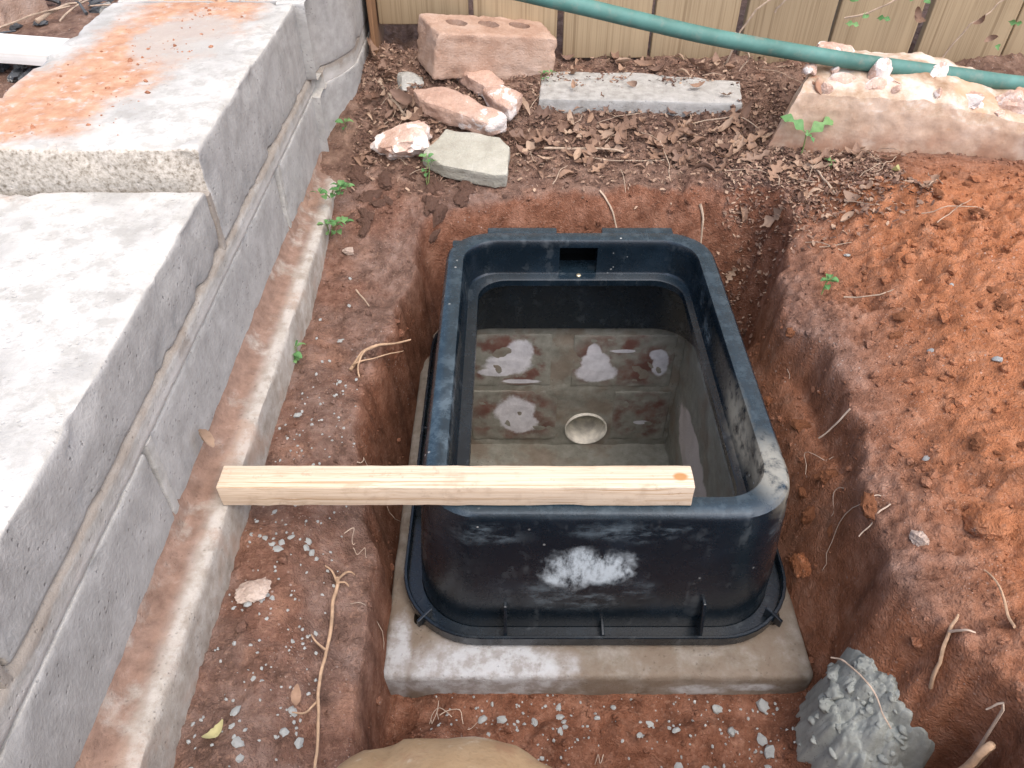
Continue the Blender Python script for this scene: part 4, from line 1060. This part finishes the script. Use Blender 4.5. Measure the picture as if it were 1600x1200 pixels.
rootlet('root', [(.312, .40, -.004), (.304, .396, -.014), (.296, .39, -.022), (.29, .386, -.032)], .0008, .0005, 'wispy white root on the trench edge by the box front corner', 'root', None, 'root_fine', .003, 13)
MHT = MG + .002
rootlet('root', [(.262, .312, MHT + .014), (.270, .298, MHT + .026), (.277, .280, MHT + .031), (.281, .262, MHT + .030), (.285, .248, MHT + .025)], .0008, .0006, 'thin pale root lying across the wet mortar heap', 'root', None, 'root_fine', .002, 14)
rf = random.Random(9)
for k in range(15):                                            # hair roots out of the cut earth
    side = rf.random()
    if side < .45: x, y = rf.uniform(-.15, -.125), rf.uniform(.34, .62); dx = rf.uniform(.004, .016)
    elif side < .8: x, y = rf.uniform(.298, .325), rf.uniform(.36, .72); dx = -rf.uniform(.004, .016)
    else: x, y = rf.uniform(-.08, .1), rf.uniform(.27, .32); dx = rf.uniform(-.02, .02)
    z0 = gz(x, y); L_ = rf.uniform(.012, .03)
    rootlet('hair_root', [(x - dx * .4, y, z0 + .002), (x + dx * .5, y + rf.uniform(-.01, .01), gz(x + dx * .5, y) + .006), (x + dx, y + rf.uniform(-.015, .015), gz(x + dx, y) + .005), (x + dx * 1.4, y - L_ * .5, gz(x + dx * 1.4, y - L_ * .5) + .004)],
            0.0005, .00025, 'fine hair-like root poking out of the cut earth around the box', 'root', 'hair roots in the cut earth', 'root_fine', .004, 40 + k)
TW = [((.045, 1.012), (.11, 1.004), (.155, .998), .0018, 'grey twig lying on the leaf litter right of the olive stone'),
      ((-.195, 1.125), (-.172, 1.09), (-.148, 1.06), .0026, 'thick tan twig slanting down beside the wall corner'),
      ((.206, 1.02), (.214, .975), (.211, .91), .0011, 'thin pale stalk hanging over the back edge of the trench'),
      ((.115, .915), (.130, .905), (.146, .893), .0016, 'short straw-coloured chip on the back face of the trench'),
      ((.248, .905), (.254, .899), (.256, .885), .0020, 'pale wood splinter upright behind the right rear corner of the box'),
      ((.40, .86), (.395, .90), (.388, .935), .0016, 'tan stalk on the litter before the broken slab'),
      ((.25, 1.06), (.32, 1.055), (.34, 1.02), .0009, 'thin bent stem along the front of the concrete strip'),
      ((.10, .99), (.15, .975), (.21, .985), .0008, 'very thin dry stem across the leaf litter behind the box'),
      ((-.185, .74), (-.172, .724), (-.165, .71), .0011, 'short dry stem on the earth left of the trench'),
      ((.36, .675), (.39, .66), (.43, .667), .0008, 'orange thread-like root across the spoil heap')]
for k, (a_, b_, c_, r_, lab) in enumerate(TW):
    rootlet('twig', [on(*a_, .005), on(*b_, .006), on(*c_, .005)], r_, r_ * .7, lab, 'twig', None, 'twig', .002, 60 + k)
for k in range(40):
    x, y = (rf.uniform(-.2, .45), rf.uniform(.93, 1.2)) if k % 3 else (rf.uniform(.33, .5), rf.uniform(.75, .95)); a_ = rf.uniform(0, 6.28); l = rf.uniform(.012, .035)
    rootlet('twig', [on(x - l * math.cos(a_), y - l * math.sin(a_), .006), on(x, y, .008), on(x + l * math.cos(a_), y + l * math.sin(a_), .006)], .0006, .0004, 'hair-thin dry stem in the leaf litter below the fence', 'twig', 'thin stems in the litter', 'twig', .003, 90 + k)

# ---------------------------------------------------------------- green weeds, seedling, vine
WL = leaf_mesh('leaf', .0095, .0068, -.4, 0, .15, 31); WL.materials.append(MT['green_leaf']); WL.polygons.foreach_set('use_smooth', [True] * len(WL.polygons))
def weed(loc, n, h, s, label, lean=(0, 0), seed=0, group='small green weeds'):
    w = thing('green_weed', label, 'weed', loc, group); r_ = random.Random(seed)
    for k in range(max(1, n // 3)):
        top = Vector((lean[0] + r_.uniform(-.4, .4) * h, lean[1] + r_.uniform(-.4, .3) * h, h * r_.uniform(.6, 1)))
        st_ = put('stem', tube('stem', [(0, 0, -.004), top * .5 + Vector((r_.uniform(-.1, .1) * h, 0, .1 * h)), top], .0007, .0004, 5, 4), MT['stem'], w, 60)
        for j_ in range(4):
            o = bpy.data.objects.new('leaf', WL); C.objects.link(o); o.parent = st_
            a_ = j_ * 1.57 + r_.uniform(-.5, .5); t = top * (1 if j_ < 3 else .6)
            o.location = t + Vector((math.cos(a_), math.sin(a_), 0)) * .0055 * s; o.rotation_euler = (R(r_.uniform(-25, 25)), R(r_.uniform(-30, 10)), a_); o.scale = (s * r_.uniform(.7, 1.15),) * 3
    return w
weed((-.2325, 1.045, .020), 4, .022, 1.2, 'tiny green weed at the wall base nearest the fence', (.004, -.01), 1)
weed((-.236, .90, .0), 12, .040, 1.15, 'leafy green weed growing from the footing joint below the cap step', (.012, -.03), 2)
weed((-.232, .845, -.03), 12, .042, 1.15, 'leafy green weed on the footing just below the first one', (.010, -.012), 3)
weed((-.2315, .625, -.044), 8, .022, 1.15, 'small green weed at the footing between the stick and the leafy weeds', (.004, 0), 4)
weed((-.112, .925, .0), 8, .040, 1.0, 'small green weed before the olive stone', (-.004, .01), 5)
weed((.342, .69, .0), 8, .018, .95, 'tiny green sprout on the bare earth right of the box', (0, 0), 6)
weed((.045, 1.16, .045), 8, .022, .8, 'yellow green sprig at the right foot of the brick', (.004, 0), 7)
weed((.415, .925, .03), 4, .010, .8, 'tiny green leaf in the litter under the broken slab', (0, 0), 8)
sd_ = thing('oak_seedling', 'green seedling with two broad leaves before the broken slab', 'seedling', (.386, .962, .02))
st_ = put('stem', tube('stem', [(0, 0, -.005), (.001, .0, .018), (-.001, -.002, .040)], .0011, .0007, 6, 4), MT['stem'], sd_, 60)
OL = leaf_mesh('leaf', .040, .020, -.35, 2, .12, 44); OL.materials.append(MT['green_leaf']); OL.polygons.foreach_set('use_smooth', [True] * len(OL.polygons))
for (x, y, z, rz, ry, s) in ((-.017, .006, .050, 152, -22, .95), (.019, .003, .048, 24, -18, 1.0), (-.002, -.006, .042, 260, 10, .35), (.004, -.008, .036, 300, 20, .4)):
    o = bpy.data.objects.new('leaf', OL); C.objects.link(o); o.parent = st_; o.location = (x, y, z); o.rotation_euler = (R(30 if x > .01 else -30 if x < -.01 else 0), R(ry), R(rz)); o.scale = (s,) * 3

vn = thing('climbing_vine', 'straggly dry vine with a few green leaves against the fence boards', 'vine', (.45, 1.20, .04))
VP = [[(.335, 1.215, .05), (.36, 1.212, .13), (.43, 1.215, .17), (.54, 1.22, .205), (.60, 1.215, .24)], [(.39, 1.21, .13), (.42, 1.2, .19), (.45, 1.2, .25), (.47, 1.2, .33)],
      [(.34, 1.22, .10), (.36, 1.20, .07), (.345, 1.2, .035)], [(.66, 1.22, .04), (.69, 1.215, .11), (.76, 1.22, .17), (.80, 1.22, .22)], [(.50, 1.215, .12), (.56, 1.2, .15), (.64, 1.2, .22), (.66, 1.2, .30)]]
for k, p in enumerate(VP): part(vn, 'stem', tube('stem', p, .0016, .0008, 5, 6, k, .006), MT['twig'], 60)
rv = random.Random(4)
for k, (x, z) in enumerate([(.50, .150), (.515, .162), (.505, .118), (.525, .128), (.575, .155), (.592, .162), (.605, .150), (.55, .125), (.745, .12), (.735, .085), (.755, .15), (.615, .175)]):
    o = bpy.data.objects.new('leaf', OL if k % 3 else WL); C.objects.link(o); o.parent = vn; o.location = (x - .45, 1.208 - 1.20 - rv.uniform(0, .012), z - .04); o.rotation_euler = (R(rv.uniform(40, 100)), R(rv.uniform(-30, 30)), R(rv.uniform(-40, 40))); o.scale = (.5 if k % 3 else 1.3,) * 3
for k, (x, z) in enumerate([(.615, .185), (.595, .135), (.60, .125), (.62, .16), (.69, .125), (.715, .10), (.53, .20), (.70, .20)]):
    o = bpy.data.objects.new('dried_leaf', LV[3]); C.objects.link(o); o.parent = vn; o.location = (x - .45, 1.20 - 1.20 - rv.uniform(0, .01), z - .04); o.rotation_euler = (R(rv.uniform(40, 110)), R(rv.uniform(-60, 60)), R(rv.uniform(-60, 60))); o.scale = (.6,) * 3

# ---------------------------------------------------------------- behind the block wall
o = put('timber_board', rbox('timber_board', (-.30, -.030, 0), (.30, .030, .016), .0012, .03, .0006, 20, 15), MT['plank'], None, 40, (-.86, 1.10, .122), (0, R(-1), R(-14)))
tag(o, 'bleached white timber board lying behind the block wall', 'board')
o = put('brick_piece', rbox('brick_piece', (-.09, -.05, 0), (.09, .05, .075), .006, .009, .002, 40, 16, .006), MT['brick'], None, 50, (-.83, 1.27, .10), (0, 0, R(-14)))
tag(o, 'reddish brown brick lying behind the white board at the top left', 'brick')
for k in range(60):
    x, y = rf.uniform(-.80, -.50), rf.uniform(.72, 1.45); a_ = rf.uniform(0, 3.14); l = rf.uniform(.02, .06)
    z_ = .112
    tag(put('dark_stick', tube('dark_stick', [(x - l * math.cos(a_), y - l * math.sin(a_), z_), (x, y, z_ + .008), (x + l * math.cos(a_), y + l * math.sin(a_), z_ + rf.uniform(0, .012))], rf.uniform(.001, .004), .0012, 6, 3, k, .003), MT['black_rubble' if k % 3 else 'twig'], None, 60),
        'dark stick in the debris behind the block wall' if k % 3 else 'straw-coloured stalk in the debris behind the block wall', 'stick', 'dark sticks behind the wall' if k % 3 else 'straw behind the wall')
for k in range(30):
    x, y = rf.uniform(-.80, -.50), rf.uniform(.75, 1.4); s_ = rf.uniform(.006, .016)
    o = put('dark_stone', CD[k % 5].copy(), None, None, 35, (x, y, .108), (0, 0, rf.uniform(0, 6))); o.data.materials.clear(); o.data.materials.append(MT['black_rubble' if k % 4 else 'grey_stone']); o.scale = (s_ * 1.3, s_, s_ * .7)
    tag(o, 'dark lump of debris behind the block wall' if k % 4 else 'grey stone in the debris behind the block wall', 'debris', 'dark lumps behind the wall' if k % 4 else 'grey stones behind the wall')

# ---------------------------------------------------------------- the kneeling person (knee in view)
pe = thing('person', 'person kneeling in tan canvas trousers, knee showing at the bottom edge', 'person', (-.034, .1, -.07))
bm = bmesh.new(); sk_ = bm.verts.layers.skin.verify()
J = [((-.06, -.30, .30), .13, None), ((-.045, -.16, .20), .092, 0), ((-.038, -.02, .092), .090, 1), ((-.034, .085, .054), .090, 2), ((-.032, .156, .030), .086, 3), ((-.038, .05, -.035), .066, 4), ((-.045, -.08, -.03), .056, 5), ((-.055, -.24, -.02), .050, 6), ((-.06, -.36, -.01), .04, 7),
     ((.10, -.34, .30), .12, 0), ((.17, -.26, .22), .09, 9), ((.21, -.14, .12), .078, 10), ((.23, -.06, .04), .068, 11), ((.235, -.10, -.03), .056, 12), ((.235, -.26, -.02), .05, 13), ((.235, -.40, -.01), .04, 14)]
vs_ = []
for p, r_, par in J:
    q_ = bm.verts.new(p); q_[sk_].radius = (r_, r_); q_[sk_].use_root = par is None; vs_.append(q_)
    if par is not None: bm.edges.new((vs_[par], q_))
me = bpy.data.meshes.new('trousers'); bm.to_mesh(me); bm.free()
tmp = bpy.data.objects.new('tmp', me); C.objects.link(tmp)
tmp.modifiers.new('s', 'SKIN'); sb = tmp.modifiers.new('d', 'SUBSURF'); sb.levels = sb.render_levels = 4
bpy.context.view_layer.update(); dg = bpy.context.evaluated_depsgraph_get(); nm = bpy.data.meshes.new_from_object(tmp.evaluated_get(dg)); bpy.data.objects.remove(tmp)
nrm_ = [v_.normal.copy() for v_ in nm.vertices]; new_co = []
for v_, n_v in zip(nm.vertices, nrm_):
    p = v_.co.copy(); w_ = .006 * mnoise.noise(p * 16) + .0025 * mnoise.noise(p * 45) + .0035 * math.sin((p.y + .4 * p.x + .03 * mnoise.noise(p * 9)) * 70) * max(0, min(1, (.09 - p.y) * 12))
    w_ -= .005 * math.exp(-((p.x + .078 - .25 * (p.z - .03)) / .005) ** 2) * (p.y > .05) + .003 * math.exp(-((p.x - .022 + .3 * (p.z - .03)) / .006) ** 2) * (p.y > .05)
    new_co += list(p + n_v * w_)
nm.vertices.foreach_set('co', new_co); nm.update()
part(pe, 'trousers', nm, MT['trouser'], 180)
part(pe, 'seam', tube('seam', [(-.066, .178, .000), (-.071, .166, .020), (-.075, .150, .036), (-.080, .11, .06)], .0012, .0012, 6, 6, 1, .001), MT['trouser'], 60)
